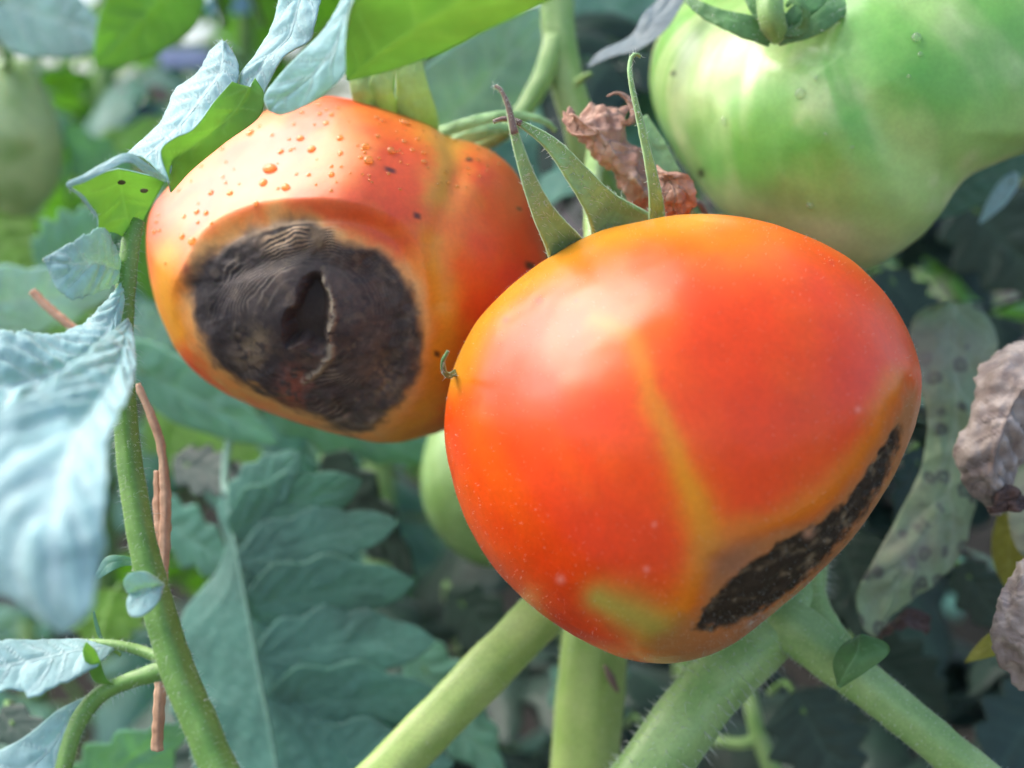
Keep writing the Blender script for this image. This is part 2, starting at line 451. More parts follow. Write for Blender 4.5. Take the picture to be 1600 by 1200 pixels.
def spray(base, tip, wid, tilt=0., sag=0., nl=4, depth=.35, twist=0., n=44, d_up=None, **kw):
    """leaf from a base to a tip (photo position, distance), half width in photo px; tilt turns it about its axis"""
    b, e = C(*base), C(*tip); m = b + (e - b) * np.linspace(0, 1, n)[:, None]
    ax = (e - b) / np.linalg.norm(e - b); u = np.linspace(0, 1, n)
    side = np.cross(ax, [0, 1, 0]); side /= np.linalg.norm(side); nn = np.cross(side, ax)
    L = np.linalg.norm(e - b); m = m + np.outer(np.sin(np.pi * u) * sag * L, nn)
    ang = np.radians(tilt + twist * u)[:, None]
    dr = side * np.cos(ang) + nn * np.sin(ang)
    hw = wid * K * (base[2] + tip[2]) / 2
    r = random.Random(kw.get('seed', 0))
    A = m - dr * (hw * lobe_w(u, nl, depth))[:, None]
    B = m + dr * (hw * lobe_w(np.clip(u + .02, 0, 1), nl + r.choice((0, 1)), depth * .9))[:, None]
    return sheet(c2w(A), c2w(m), c2w(B), **kw)

def leaf_thing(base, tip, wid, label, top='leaf_teal', bot='leaf_under', name='tomato_leaf', group=None, stalk=True, **kw):
    V, F, mi, vv, N = spray(base, tip, wid, **kw)
    o = thing(name, label, 'leaf', P(*base), group)
    put('blade', V, F, [M[top], M[bot]], o, attrs={'vein': vv}, mi=mi)
    if stalk:
        b, e = P(*base), P(*tip); ax = (b - e) / np.linalg.norm(b - e)
        L = np.linalg.norm(e - b)
        pth = cr([b + (e - b) * .2, b + [0, .3, -.05], b + ax * .06 * L + [0, .25 * L, -.1 * L], b + ax * .1 * L + [0, .6 * L, -.4 * L]], 16)
        v, f, nn = tube(pth, np.linspace(.05, .09, 16), 8)
        put('petiole', v, f, M['stem_green'], o)
    return o

def stem(name, pts, rpx, mat, parent=None, n=60, seg=20, hair=0, hl=.12, hd=.25, hs=1, ht=.0035, loc=None, ridge=.05, lump=.05):
    if mat == 'twig_brown': ridge, lump, n, seg = .16, .16, n * 2, 14
    pts = [tuple(q) for q in pts]
    path = cr(W3(pts), n); dep = cr([(q[2], i, 0) for i, q in enumerate(pts)], n)[:, 0]
    r = np.interp(np.linspace(0, 1, n), np.linspace(0, 1, len(rpx)), rpx) * K * w2c(path)[:, 1]
    v, f, nn = tube(path, r, seg, ridge=ridge, lump=lump, seed=hs)
    o = put(name, v, f, M[mat], parent, loc=loc)
    if hair: hair_part(o, v[:-2], nn, hair, hl, ht, hs, hd)
    return o

# ------------------------------------------------------------------ fruit
def fruit_grid(outline, centre, D, front, back, axis, nth, nph, even=1.5):
    """outline: photo positions round the fruit; centre (px,py) at distance D; front/back: how far it bulges to and from the camera.
    The grid's pole is the stalk axis. Returns camera-aligned points."""
    ax = np.array(axis, float); ax /= np.linalg.norm(ax)
    X = np.cross(ax, [0, 1, .01]); X /= np.linalg.norm(X); Y = np.cross(ax, X)
    ph = np.linspace(0, np.pi, nph); th = np.linspace(0, 2 * np.pi, nth, endpoint=False)
    U = (np.cos(ph)[:, None, None] * ax + np.sin(ph)[:, None, None] * (np.cos(th)[None, :, None] * X + np.sin(th)[None, :, None] * Y)).reshape(-1, 3)
    o = catloop(np.array(outline, float), 14)
    dx, dy = o[:, 0] - centre[0], -(o[:, 1] - centre[1])
    an = np.arctan2(dy, dx); rp = np.hypot(dx, dy); k = np.argsort(an); an, rp = an[k], rp[k]
    ta = rp * K; R = D * ta / np.sqrt(1 + ta ** 2)
    R = np.interp(np.arctan2(U[:, 2], U[:, 0]), np.concatenate([an - 2 * np.pi, an, an + 2 * np.pi]), np.tile(R, 3))
    s2 = U[:, 0] ** 2 + U[:, 2] ** 2; Rm = D * np.sin(np.arctan(rp.mean() * K))
    R = Rm + (R - Rm) * s2 ** even
    # turn with the line of sight through the centre so the outline is met from the camera
    cc = C(centre[0], centre[1], D); vd = cc / np.linalg.norm(cc)
    ex = np.array([1., 0, 0]) - vd * vd[0]; ex /= np.linalg.norm(ex); ez = np.cross(ex, vd)
    dep = np.where(U[:, 1] < 0, front, back) * U[:, 1]
    return cc + ex * (U[:, :1] * R[:, None]) + ez * (U[:, 2:] * R[:, None]) + vd * dep[:, None], U, np.arccos(np.clip(U @ ax, -1, 1))

def vnormals(V, nph, nth):
    G = V.reshape(nph, nth, 3)
    du = np.zeros_like(G); du[1:-1] = G[2:] - G[:-2]; du[0] = G[1] - G[0]; du[-1] = G[-1] - G[-2]
    dv = np.roll(G, -1, 1) - np.roll(G, 1, 1)
    N = np.cross(du, dv); N /= np.linalg.norm(N, axis=2)[..., None] + 1e-12
    for r in (0, -1): N[r] = N[r - 1 if r else 1].mean(0)
    N = N.reshape(-1, 3); c = V.mean(0)
    if ((V - c) * N).sum() < 0: N = -N
    return N / (np.linalg.norm(N, axis=1)[:, None] + 1e-12)

def put_fruit(parent, V, nph, nth, alb, rot, mat):
    N = vnormals(V, nph, nth); F = grid_faces(nph, nth, True)
    c = V.mean(0); f0 = F[len(F) // 2]; fn = np.cross(V[f0[1]] - V[f0[0]], V[f0[2]] - V[f0[0]])
    if fn @ (V[f0[0]] - c) < 0: F = F[:, ::-1]
    Vw = c2w(V); Nw = c2w(N) - CAM
    sel = rot[F].mean(1) > .5
    for nm, m in (('skin', ~sel), ('rotten_patch', sel)):
        if not m.any(): continue
        Fm = F[m]; idx, inv = np.unique(Fm, return_inverse=True)
        put(nm, Vw[idx], inv.reshape(Fm.shape), M[mat], parent, attrs={'albedo': np.clip(alb[idx], 0, 1), 'rot': rot[idx]}, normals=Nw[idx])
    return Vw, Nw

def facing(N, V): return sst(.38, .08, (N * V).sum(1) / np.linalg.norm(V, axis=1))

def flatten(V, cen, h, depth, amount):      # a broad flattened cheek facing h
    h = np.array(h, float); h /= np.linalg.norm(h); q = (V - cen) @ h; e = q - (q.max() - depth)
    return V - h * (amount * np.where(e > -.25, (e + .25) ** 2 / (e + .75).clip(.5), 0))[:, None]

def lerp(a, b, f): return a + (b - a) * np.clip(f, 0, 1)[:, None]

# ---- front tomato
FO = [(1090, 331), (1180, 342), (1260, 369), (1330, 411), (1380, 464), (1415, 530), (1433, 600), (1426, 660), (1402, 720), (1365, 785), (1320, 845), (1270, 895),
      (1210, 948), (1150, 1000), (1090, 1031), (1030, 1036), (960, 1023), (890, 991), (830, 950), (770, 890), (730, 830), (700, 752), (686, 680), (689, 620),
      (704, 560), (739, 495), (790, 445), (850, 400), (920, 362), (1000, 341)]
nph, nth = 380, 460
V, U, ANG = fruit_grid(FO, (1055, 690), 17.2, 3.35, 3.1, (-.33, .5, .8), nth, nph)
cen = V.mean(0)
V = flatten(V, cen, (-.5, -.62, .6), .22, .6)
V = V - (V - cen) * (.2 * np.exp(-(ANG / .3) ** 2))[:, None]
px, py = proj(V); N0 = vnormals(V, nph, nth); vis = facing(N0, V)
nz = fbm(V * 1.1, 3); nz2 = fbm(V * 3.2, 9); nz3 = fbm(V * 9, 4, 4)
wx, wy = px + (nz2 - .5) * 18, py + (fbm(V * 3.2, 21) - .5) * 18
RED, ORG, YEL = s(228, 68, 5), s(234, 94, 5), s(214, 150, 20)
az = np.tile(np.linspace(0, 2 * np.pi, nth, endpoint=False), nph)
stk = fbm(np.stack([np.cos(az) * 3.5, np.sin(az) * 3.5, ANG * .5], -1), 5, 3)
alb = lerp(np.tile(RED, (len(V), 1)), ORG, .75 * sst(.36, .68, .55 * stk + .45 * nz))
alb = lerp(alb, s(222, 50, 10), .6 * np.exp(-(np.hypot(px - 900, py - 880) / 120) ** 2) * vis)
alb = lerp(alb, s(222, 44, 8), .6 * np.exp(-(np.hypot(px - 1330, py - 600) / 110) ** 2) * vis)
alb = lerp(alb, s(236, 120, 26), .8 * np.exp(-(np.hypot((px - 1150) / 1.7, py - 370) / 55) ** 2))
dd = dline(wx, wy, [(930, 500), (985, 520), (1012, 600), (1048, 690), (1082, 770), (1110, 850), (1080, 930), (1040, 990)])
wd = np.interp(py, [480, 560, 700, 850, 980], [14, 18, 22, 28, 34])
alb = lerp(alb, YEL, np.interp(py, [490, 600, 760, 860, 960], [.2, .5, .75, .68, .4]) * np.exp(-(dd / wd) ** 2) * vis)
alb = lerp(alb, s(214, 136, 30), .6 * sst(46, 0, dline(wx, wy, [(1110, 850), (1220, 815), (1300, 770), (1370, 680), (1400, 600)])) * vis)
alb = lerp(alb, s(178, 166, 74), .95 * np.exp(-(dline(px, py, [(935, 935), (1000, 968), (1050, 1000)]) / np.interp(px, [930, 1000], [24, 38])) ** 1.8) * vis)
alb = lerp(alb, s(196, 150, 36), .75 * np.exp(-(dline(px, py, [(705, 590), (740, 505), (800, 445), (900, 380), (1000, 345), (1090, 335)]) / 34) ** 2))
TAN = [(1020, 1005), (1085, 955), (1108, 890), (1150, 850), (1235, 822), (1290, 795), (1335, 750), (1385, 670), (1440, 600), (1460, 760), (1300, 940), (1120, 1060), (1030, 1045)]
sdt = sdpoly(wx, wy, TAN)
alb = lerp(alb, s(178, 118, 66), .95 * sst(-14, 22, sdt))
alb = lerp(alb, s(150, 104, 76), .8 * np.exp(-(np.hypot((px - 1150) / 1.2, (py - 885)) / 40) ** 2) * vis)
RT = [(1088, 992), (1112, 948), (1160, 902), (1225, 852), (1285, 822), (1330, 782), (1372, 722), (1404, 672), (1417, 668), (1404, 728), (1362, 802), (1312, 866), (1266, 912), (1214, 952), (1156, 984)]
sdr = sdpoly(px + (nz3 - .5) * 20, py + (fbm(V * 9, 33, 4) - .5) * 20, RT)
bdir = np.array([.62, .35, -.7]); bdir /= np.linalg.norm(bdir)
capd = ((V - cen) @ bdir) / 3.5
rot = np.maximum(vis * sst(-6, 4, sdr), (1 - vis) * sst(.74, .8, capd))
alb = lerp(alb, s(52, 44, 34), rot)
alb = lerp(alb, s(132, 116, 90), .75 * rot * sst(.5, .8, fbm(V * np.array([5, 5, 9]), 77, 4)))
alb = lerp(alb, s(196, 150, 118), np.exp(-(np.hypot((wx - 1272) / 1.2, wy - 842) / 9) ** 2) * vis)
rng = np.random.default_rng(5)
for (qx, qy, r_) in [(790, 500, 5), (842, 470, 6), (1340, 640, 5), (876, 905, 7), (1010, 890, 5), (1300, 410, 4), (1022, 820, 4), (900, 470, 3)]:
    alb = lerp(alb, s(240, 150, 130) if qy > 600 else s(200, 50, 40), .6 * np.exp(-(np.hypot(px - qx, py - qy) / r_) ** 2) * vis)
sink = .08 * sst(-25, 40, sdt) * vis + .07 * sst(-6, 14, sdr) * vis
V = V - N0 * (sink + rot * .08 * (fbm(V * 4, 51, 4) - .5))[:, None]
V = V + N0 * (.05 * (nz - .5) )[:, None]
front = thing('tomato', 'ripe orange-red tomato in front with yellow stripe and black rotten lower right edge', 'tomato', P(930, 372, 18.6))
FW, FN = put_fruit(front, V, nph, nth, alb, rot, 'ripe_skin')
hair_part(front, FW[::3], FN[::3], 9000, .035, .0022, 3)

# ---- rear tomato
RO = [(520, 156), (580, 168), (640, 188), (690, 203), (740, 222), (790, 250), (822, 290), (846, 350), (862, 410), (858, 470), (835, 545), (775, 625), (705, 672), (660, 686),
      (610, 695), (560, 690), (480, 666), (400, 636), (340, 605), (290, 560), (262, 502), (246, 450), (239, 390), (244, 335), (265, 300), (300, 264), (350, 222), (410, 180), (465, 164)]
nph2, nth2 = 470, 640
V, U, ANG = fruit_grid(RO, (550, 430), 20.8, 3.2, 3.2, (.3, .72, .62), nth2, nph2, .5)
cen = V.mean(0)
V = flatten(V, cen, (-.4, -.72, .57), .6, .75)
V = V - (V - cen) * (.22 * np.exp(-(ANG / .28) ** 2))[:, None]
N0 = vnormals(V, nph2, nth2); px, py = proj(V); vis = facing(N0, V)
nz = fbm(V * 1.1, 13); nz2 = fbm(V * 3.2, 19); nz3 = fbm(V * 10, 14, 4)
wx, wy = px + (nz2 - .5) * 30, py + (fbm(V * 3.2, 27) - .5) * 30
alb = lerp(np.tile(s(224, 84, 30), (len(V), 1)), s(228, 116, 38), sst(.35, .65, nz))
alb = lerp(alb, s(214, 60, 26), .8 * np.exp(-(np.hypot((px - 600) / 1.5, (py - 350)) / 50) ** 2) * vis)
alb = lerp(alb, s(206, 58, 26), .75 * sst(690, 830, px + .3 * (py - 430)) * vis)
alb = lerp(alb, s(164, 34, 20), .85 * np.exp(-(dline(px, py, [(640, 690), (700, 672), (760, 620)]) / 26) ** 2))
alb = lerp(alb, s(206, 150, 48), .9 * np.exp(-(dline(wx, wy, [(690, 195), (705, 240), (690, 300)]) / 30) ** 2) * vis)
alb = lerp(alb, s(206, 150, 40), .8 * np.exp(-(dline(wx, wy, [(670, 380), (700, 520), (660, 650), (600, 690)]) / 34) ** 2) * vis)
CR = [(285, 420), (320, 360), (370, 330), (430, 314), (520, 312), (590, 328), (640, 360), (668, 430), (672, 520), (655, 610), (600, 680), (545, 690), (470, 668), (390, 636), (325, 598), (285, 540), (268, 470)]
sdc = sdpoly(px, py, CR)
alb = lerp(alb, s(238, 132, 34), .85 * sst(-10, 14, sdpoly(wx, wy, CR)) * vis * (.4 + .6 * sst(520, 400, py)))
alb = lerp(alb, s(218, 150, 30), .9 * np.exp(-(dline(px, py, [(262, 400), (255, 460), (275, 520)]) / 24) ** 2))
alb = lerp(alb, s(210, 76, 28), .85 * np.exp(-(dline(wx, wy, [(470, 322), (560, 330), (630, 380)]) / 26) ** 2) * vis)
RR = [(296, 438), (330, 392), (380, 360), (440, 345), (490, 352), (530, 385), (580, 395), (625, 440), (648, 500), (640, 585), (602, 640), (548, 668), (490, 640), (405, 604), (345, 562), (312, 505)]
RRT = [(290, 440), (318, 388), (372, 350), (440, 332), (505, 345), (560, 380), (610, 405), (652, 450), (664, 520), (652, 600), (606, 662), (548, 682), (470, 650), (395, 618), (335, 575), (300, 515)]
jit = (fbm(V * 4, 47, 3) - .5) * 22; jit2 = (fbm(V * 4, 43, 3) - .5) * 22
sdr = sdpoly(px + jit, py + jit2, RR)
alb = lerp(alb, s(210, 154, 86), .95 * sst(-24, 4, sdpoly(wx, wy, RRT)) * vis)
rot = sst(-20, 0, sdr) * vis
# rings of wrinkled dark skin round the torn middle
rc = np.hypot((px - 480) / 1.08, py - 500) + 14 * (nz2 - .5)
ang = np.arctan2(py - 500, px - 480)
rmask = sst(.4, .62, fbm(V * 1.3, 63)); ring = .5 + .5 * rmask * np.sin(rc * (.72 + .1 * np.sin(rc * .05)) + 8 * fbm(np.stack([np.cos(ang) * 1.3, np.sin(ang) * 1.3, rc * .006], -1), 71, 2))
alb = lerp(alb, s(58, 52, 53), rot)
alb = lerp(alb, s(82, 73, 70), .6 * rot * sst(.4, .7, fbm(V * 2.2, 88, 5)))
alb = lerp(alb, s(34, 29, 27), .6 * rot * sst(.45, .75, fbm(V * 2.6, 188, 3)))
alb = lerp(alb, s(150, 132, 108), .2 * rot * sst(.58, .75, fbm(V * 5, 288, 4)))
strk = fbm(np.stack([np.cos(ang) * 5, np.sin(ang) * 5, rc * .13], -1), 91, 4)
outer = sst(70, 120, rc)
alb = lerp(alb, s(158, 146, 132), rot * sst(55, 95, rc) * ring ** 4 * (.08 + .55 * np.exp(-(np.abs((ang + np.pi * .75 + np.pi) % (2 * np.pi) - np.pi) / .7) ** 2) + .8 * np.exp(-(np.abs((ang - .75 + np.pi) % (2 * np.pi) - np.pi) / .7) ** 2)))
alb = lerp(alb, s(30, 26, 24), rot * outer * sst(.5, .3, strk) * .35)
up = np.exp(-(dline(px, py, [(400, 358), (450, 348), (505, 362)]) / 22) ** 2) * vis
alb = lerp(alb, s(226, 190, 150), up * sst(.35, .75, ring) * .5)
for (qx, qy, a, b, cc, am) in [(495, 560, 70, 30, (104, 80, 66), .4), (455, 620, 22, 32, (150, 84, 66), .75), (385, 550, 22, 28, (150, 130, 100), .5), (600, 600, 26, 40, (140, 118, 88), .5),
                               (560, 470, 60, 55, (96, 76, 68), .45), (400, 440, 60, 40, (76, 62, 58), .5)]:
    alb = lerp(alb, s(*cc), am * rot * np.exp(-((wx - qx) / a) ** 2 - ((wy - qy) / b) ** 2) * sst(.3, .6, nz3))
RIDGE = [(500, 440), (514, 470), (516, 510), (508, 545), (514, 570), (496, 592), (474, 606)]
rid = np.exp(-(dline(px + jit * .6, py + jit2 * .6, RIDGE) / 5.5) ** 2)
alb = lerp(alb, s(152, 140, 120), .9 * rid * rot * sst(.3, .5, fbm(V * 14, 61)))
HOLE = [(466, 446), (480, 430), (497, 438), (506, 470), (508, 512), (500, 548), (482, 556), (466, 540), (446, 550), (438, 512), (450, 484)]
sdh = sdpoly(px + jit * .9, py + jit2 * .9, HOLE)
hole = sst(-9, 9, sdh) * vis
alb = lerp(alb, s(52, 42, 38), hole)
for (qx, qy, a, b) in [(610, 265, 9, 4), (652, 337, 6, 5), (683, 553, 5, 5), (735, 246, 5, 3), (828, 415, 8, 6), (812, 326, 4, 3)]:
    alb = lerp(alb, s(50, 30, 24), .9 * np.exp(-((px - qx) / a) ** 4 - ((py - qy - .3 * (px - qx)) / b) ** 4) * vis)
sink = .26 * sst(-3, 24, sdc) * (.15 + .85 * sst(520, 380, py)) + .2 * sst(-10, 40, sdr) 
V = V - N0 * ((sink + .24 * hole - .05 * rid * rot) * vis)[:, None]
V = V + N0 * (rot * (.004 * (ring - .5) * outer + .07 * (fbm(V * 2.5, 55, 3) - .5) + .006 * (strk - .5)) + .05 * (nz - .5))[:, None]
V = V - N0 * (.09 * np.exp(-(dline(px, py, [(700, 190), (720, 260), (680, 380), (690, 470)]) / 20) ** 2) * vis)[:, None]
rear = thing('tomato', 'orange tomato with a big black sunken rot patch and dew beads on its shoulder', 'tomato', P(640, 195, 22.5))
RW, RN = put_fruit(rear, V, nph2, nth2, alb, rot, 'sick_skin')

# dew on it
dq = [(345, 125, 16), (515, 142, 17), (550, 178, 17), (445, 187, 13), (480, 182, 8), (420, 132, 9), (375, 102, 7), (250, 178, 9), (183, 235, 8), (410, 245, 24), (390, 292, 17), (465, 306, 17),
      (212, 325, 12), (278, 326, 13), (362, 360, 11), (165, 388, 12), (196, 391, 12), (123, 405, 9), (170, 425, 8), (215, 425, 8), (115, 470, 14), (150, 485, 19), (105, 315, 8), (148, 285, 6),
      (520, 57, 9), (575, 32, 10), (600, 48, 8), (615, 62, 12), (580, 60, 10), (640, 40, 8), (490, 95, 8), (598, 92, 12), (560, 97, 7), (475, 145, 8), (500, 260, 7), (540, 265, 9), (615, 262, 12),
      (620, 235, 9), (645, 140, 14), (648, 193, 10), (570, 212, 6), (565, 298, 6), (733, 170, 18), (740, 215, 20), (715, 207, 9), (770, 75, 10), (790, 85, 12), (862, 92, 22), (815, 185, 18), (775, 135, 10),
      (860, 152, 11), (890, 182, 10), (905, 145, 11), (925, 190, 10), (930, 222, 12), (925, 120, 8), (1012, 134, 13), (1000, 255, 10), (1005, 290, 9), (1040, 305, 9), (1080, 210, 8), (1110, 180, 9),
      (1150, 205, 9), (1175, 230, 10), (1140, 235, 8), (1110, 270, 8), (1075, 262, 7), (1165, 190, 8), (1145, 175, 6), (24, 455, 12), (40, 450, 9), (62, 560, 8), (30, 422, 9), (37, 400, 7), (850, 315, 7)]
rb = np.random.default_rng(8)
for k in range(70):
    x_, y_ = (rb.uniform(640, 1170), rb.uniform(80, 310)) if k % 3 else (rb.uniform(120, 640), rb.uniform(60, 420))
    if y_ > 60 + abs(x_ - 650) * .0 and y_ - 40 > (x_ - 650) * .22 and (x_ > 420 or y_ > 300 - (x_ - 120) * .75) and y_ < 330 + max(0, 330 - x_) * .4:
        dq.append((x_, y_, rb.uniform(4.5, 8)))
def sphere_unit(n=14, m=20):
    ph = np.linspace(0, np.pi, n); th = np.linspace(0, 2 * np.pi, m, endpoint=False)
    v = np.stack([np.sin(ph)[:, None] * np.cos(th), np.sin(ph)[:, None] * np.sin(th), np.cos(ph)[:, None] * np.ones(m)], -1).reshape(-1, 3)
    return v, grid_faces(n, m, True)[:, ::-1]
SV, SF = sphere_unit()
def bead(name, px_, py_, rp, VW, NW, mat, label, group, elong=1.0, flat=.55):
    c = w2c(VW); qx, qy = proj(c); ok = ((NW * (VW - CAM)).sum(1) < 0)
    k = np.argmin(np.hypot(qx - px_, qy - py_) + np.where(ok, 0, 1e6)); p0, n0 = VW[k], NW[k]
    r = rp * K * c[k, 1]
    up_ = np.array([0, 0, 1.]); tz = up_ - n0 * (n0 @ up_); tz /= np.linalg.norm(tz); tx = np.cross(tz, n0)
    b = p0 + n0 * r * .18
    jr = np.random.default_rng(int(px_ * 7 + py_)); wob = 1 + .08 * jr.normal(size=3)
    v = b + SV[:, :1] * tx * r * elong * wob[0] + SV[:, 1:2] * tz * r * wob[1] + SV[:, 2:] * n0 * r * flat * wob[2]
    o = put(name, v, SF, M[mat], loc=b)
    return tag(o, label, 'dewdrop', group)
big = {(410, 245): 'long amber dew bead, the widest one on the pink shoulder of the rotted tomato', (345, 125): 'round amber bead near the leaf at the upper left of the rotted tomato',
       (862, 92): 'glassy bead on the skyline of the rotted tomato beside its calyx', (150, 485): 'bright amber bead lowest on the left flank of the rotted tomato'}
for q in dq:
    lab = big.get(q[:2])
    if not lab:
        x_, y_, r_ = q
        size = 'pinprick' if r_ < 8.5 else 'small' if r_ < 12 else 'plump'
        if x_ < 130: where = 'on the left flank of the rotted tomato'
        elif x_ < 300: where = 'above the left rim of the rot patch'
        elif x_ < 500: where = 'on the pink shoulder above the rot patch' if y_ > 150 else 'high on the pink shoulder under the leaf edge'
        elif x_ < 700: where = 'on the white glare at the crest of the rotted tomato' if y_ < 110 else 'right of centre on the pink shoulder'
        elif x_ < 960: where = 'on the orange hump beside the calyx' if y_ < 165 else 'low on the orange hump below the calyx'
        else: where = 'on the right shoulder by the yellow stripe' if x_ < 1090 else 'on the far right shoulder near the crossed sepals'
        lab = size + ' amber dew bead ' + where
    bead('dewdrop', 230 + q[0] / 2.143, 150 + q[1] / 2.143, q[2] / 2.143 * .8, RW, RN, 'amber_drop', lab, 'dew beads on the rotted tomato', 1.5 if q[2] == 24 else 1.08)

# ---- green tomato
GO = [(1008, 125), (1016, 65), (1045, 15), (1100, -35), (1180, -75), (1280, -100), (1400, -120), (1540, -120), (1660, -70), (1730, 30), (1735, 130), (1680, 205), (1600, 232), (1530, 256), (1482, 275),
      (1450, 312), (1424, 352), (1388, 396), (1350, 413), (1290, 400), (1210, 365), (1150, 338), (1092, 290), (1052, 235), (1022, 180)]
nph3, nth3 = 260, 360
V, U, ANG = fruit_grid(GO, (1335, 200), 22.5, 3.9, 3.6, (-.33, -.42, .86), nth3, nph3)
cen = V.mean(0)
V = flatten(V, cen, (-.6, -.62, .42), .3, .5)
V = V - (V - cen) * (.24 * np.exp(-(ANG / .34) ** 2))[:, None]
N0 = vnormals(V, nph3, nth3); px, py = proj(V); vis = facing(N0, V)
nz = fbm(V * .9, 23); nz2 = fbm(V * 2.6, 29)
wx, wy = px + (nz2 - .5) * 60, py + (fbm(V * 2.6, 37) - .5) * 60
val = np.exp(-(dline(px, py, [(1235, 50), (1320, 70), (1345, 150), (1420, 240), (1490, 280)]) / np.interp(px, [1240, 1480], [34, 60])) ** 2)
val2 = np.exp(-(dline(px, py, [(1240, 60), (1235, 180), (1260, 330)]) / 40) ** 2)
val3 = np.exp(-(dline(px, py, [(1190, 60), (1110, 170), (1085, 300)]) / 28) ** 2)
az = np.tile(np.linspace(0, 2 * np.pi, nth3, endpoint=False), nph3)
stk = fbm(np.stack([np.cos(az) * 5, np.sin(az) * 5, ANG * .6], -1), 6, 4)
alb = lerp(np.tile(s(194, 214, 152), (len(V), 1)), s(158, 198, 116), sst(.35, .6, nz))
alb = lerp(alb, s(122, 182, 84), .8 * sst(.44, .62, stk) * sst(.25, .6, ANG) * sst(1.75, 1.1, ANG))
for (qx, qy, a, b, am) in [(1265, 225, 75, 60, .95), (1150, 245, 60, 60, .6), (1430, 120, 95, 60, .95), (1350, 70, 60, 50, .7), (1560, 60, 60, 80, .6), (1100, 250, 40, 60, .7), (1200, 300, 50, 40, .6), (1310, 0, 70, 50, .8), (1340, 190, 40, 30, .7), (1080, 60, 60, 60, .35)]:
    alb = lerp(alb, s(92, 160, 66), am * np.exp(-((wx - qx) / a) ** 2 - ((wy - qy) / b) ** 2))
alb = lerp(alb, s(160, 186, 104), .3 * np.exp(-(np.hypot((wx - 1230) / 1.4, wy - 310) / 40) ** 2) * vis)
alb = lerp(alb, s(196, 210, 156), .8 * sst(330, 420, py + .25 * np.abs(px - 1400)) * vis)
for (qx, qy, a, b) in [(1092, 273, 5, 7), (1053, 115, 4, 4)]:
    alb = lerp(alb, s(40, 36, 26), .95 * np.exp(-((px - qx) / a) ** 4 - ((py - qy) / b) ** 4) * vis)
V = V - N0 * ((.2 * val + .03 * val2 + .05 * val3) * vis + .06 * (nz - .5))[:, None]
green = thing('tomato', 'large unripe green tomato with two lobes hanging at upper right', 'tomato', P(1212, 40, 20.3))
GW, GN = put_fruit(green, V, nph3, nth3, alb, np.zeros(len(V)), 'unripe_skin')
for (qx, qy, r_) in [(1250, 144, 8), (1131, 189, 6), (1433, 58, 8), (1274, 124, 4), (1268, 322, 6), (1330, 230, 3), (1436, 85, 4), (1420, 120, 3), (1290, 210, 3)]:
    bead('dewdrop', qx, qy, r_, GW, GN, 'clear_drop', ('round clear water bead' if r_ > 5 else 'pinprick clear water bead') + (' left of the deep green blotch on the unripe tomato' if qx < 1200 else ' on the deep green middle of the unripe tomato' if qx < 1300 else ' on the right lobe of the unripe tomato'), 'clear beads on the green tomato')

# ------------------------------------------------------------------ calyxes
def strip(pts, wpx, n=50):         # centre line with full widths in px -> two rails in the picture's plane
    c = cr([C(*q) for q in pts], n)
    w_ = np.interp(np.linspace(0, 1, n), np.linspace(0, 1, len(wpx)), wpx) * K * c[:, 1] / 2
    T = np.gradient(c, axis=0); T /= np.linalg.norm(T, axis=1)[:, None]
    sd_ = np.cross(T, [0, 1, 0]); sd_ /= np.linalg.norm(sd_, axis=1)[:, None] + 1e-9
    return c2w(c - sd_ * w_[:, None]), c2w(c), c2w(c + sd_ * w_[:, None])

def sepal(parent, pts, wpx, camber=.25, mat='sepal_green', hair=160, tip=0, seed=0, name='sepal', thick=.06):
    A, c, B = strip(pts, [q * 1.1 for q in wpx])
    camber *= -.3 if parent is front else .35
    V, F, mi, vv, N = sheet(A, c, B, camber=camber, puff=.0, nvein=1, thick=thick, nv=9, seed=seed, crumple=.03, cscale=.5)
    o = put(name, V, F, [M[mat], M[mat]], parent, attrs={'vein': vv * .4}, mi=mi)
    if hair: hair_part(o, V, N, hair, .1, .0042, seed + 1)
    if tip:
        k = tip; v, f, nn = tube(c[:k] + np.array([0, -.03, 0]), np.maximum(.02, np.linalg.norm(A - B, axis=1)[:k] * .56), 10)
        put('withered_tip', v, f, M['sepal_tip'], o)
    return o
def z3(q, d): return (740 + q[0] / 3.529, 60 + q[1] / 3.529, d)
sepal(front, [z3((118, 262), 15.6), z3((150, 285), 15.6), z3((190, 375), 15.6), z3((235, 560), 15.7), z3((300, 760), 15.9), z3((385, 960), 16.3), z3((490, 1130), 16.9), z3((560, 1260), 17.6)],
      [4, 8, 14, 22, 32, 44, 58, 78], .22, hair=420, tip=11, seed=1)
sepal(front, [z3((108, 458), 16.4), z3((180, 442), 16.4), z3((275, 478), 16.4), z3((430, 585), 16.5), z3((560, 735), 16.7), z3((670, 880), 17.0), z3((760, 1010), 17.6), z3((830, 1130), 18.2)],
      [4, 9, 21, 31, 42, 58, 86, 116], .2, hair=420, tip=7, seed=2)
sepal(front, [z3((922, 100), 16.6), z3((900, 82), 16.6), z3((868, 110), 16.6), z3((866, 220), 16.6), z3((905, 400), 16.7), z3((955, 620), 16.9), z3((1000, 830), 17.2), z3((1012, 1010), 17.7)],
      [3, 5, 6, 8, 11, 15, 20, 22], .3, hair=160, seed=3)
sepal(front, [z3((940, 430), 19.6), z3((1000, 560), 19.6), z3((1060, 720), 19.6), z3((1130, 900), 19.7), z3((1170, 1030), 19.8)], [8, 24, 34, 40, 40], .2, hair=60, seed=4, mat='sepal_green')
stem('stalk', [(935, 385, 18.4), (930, 340, 19.0), (925, 290, 20.5), (930, 240, 22.6)], [24, 16, 14, 14], 'stem_grey', front, hair=100)
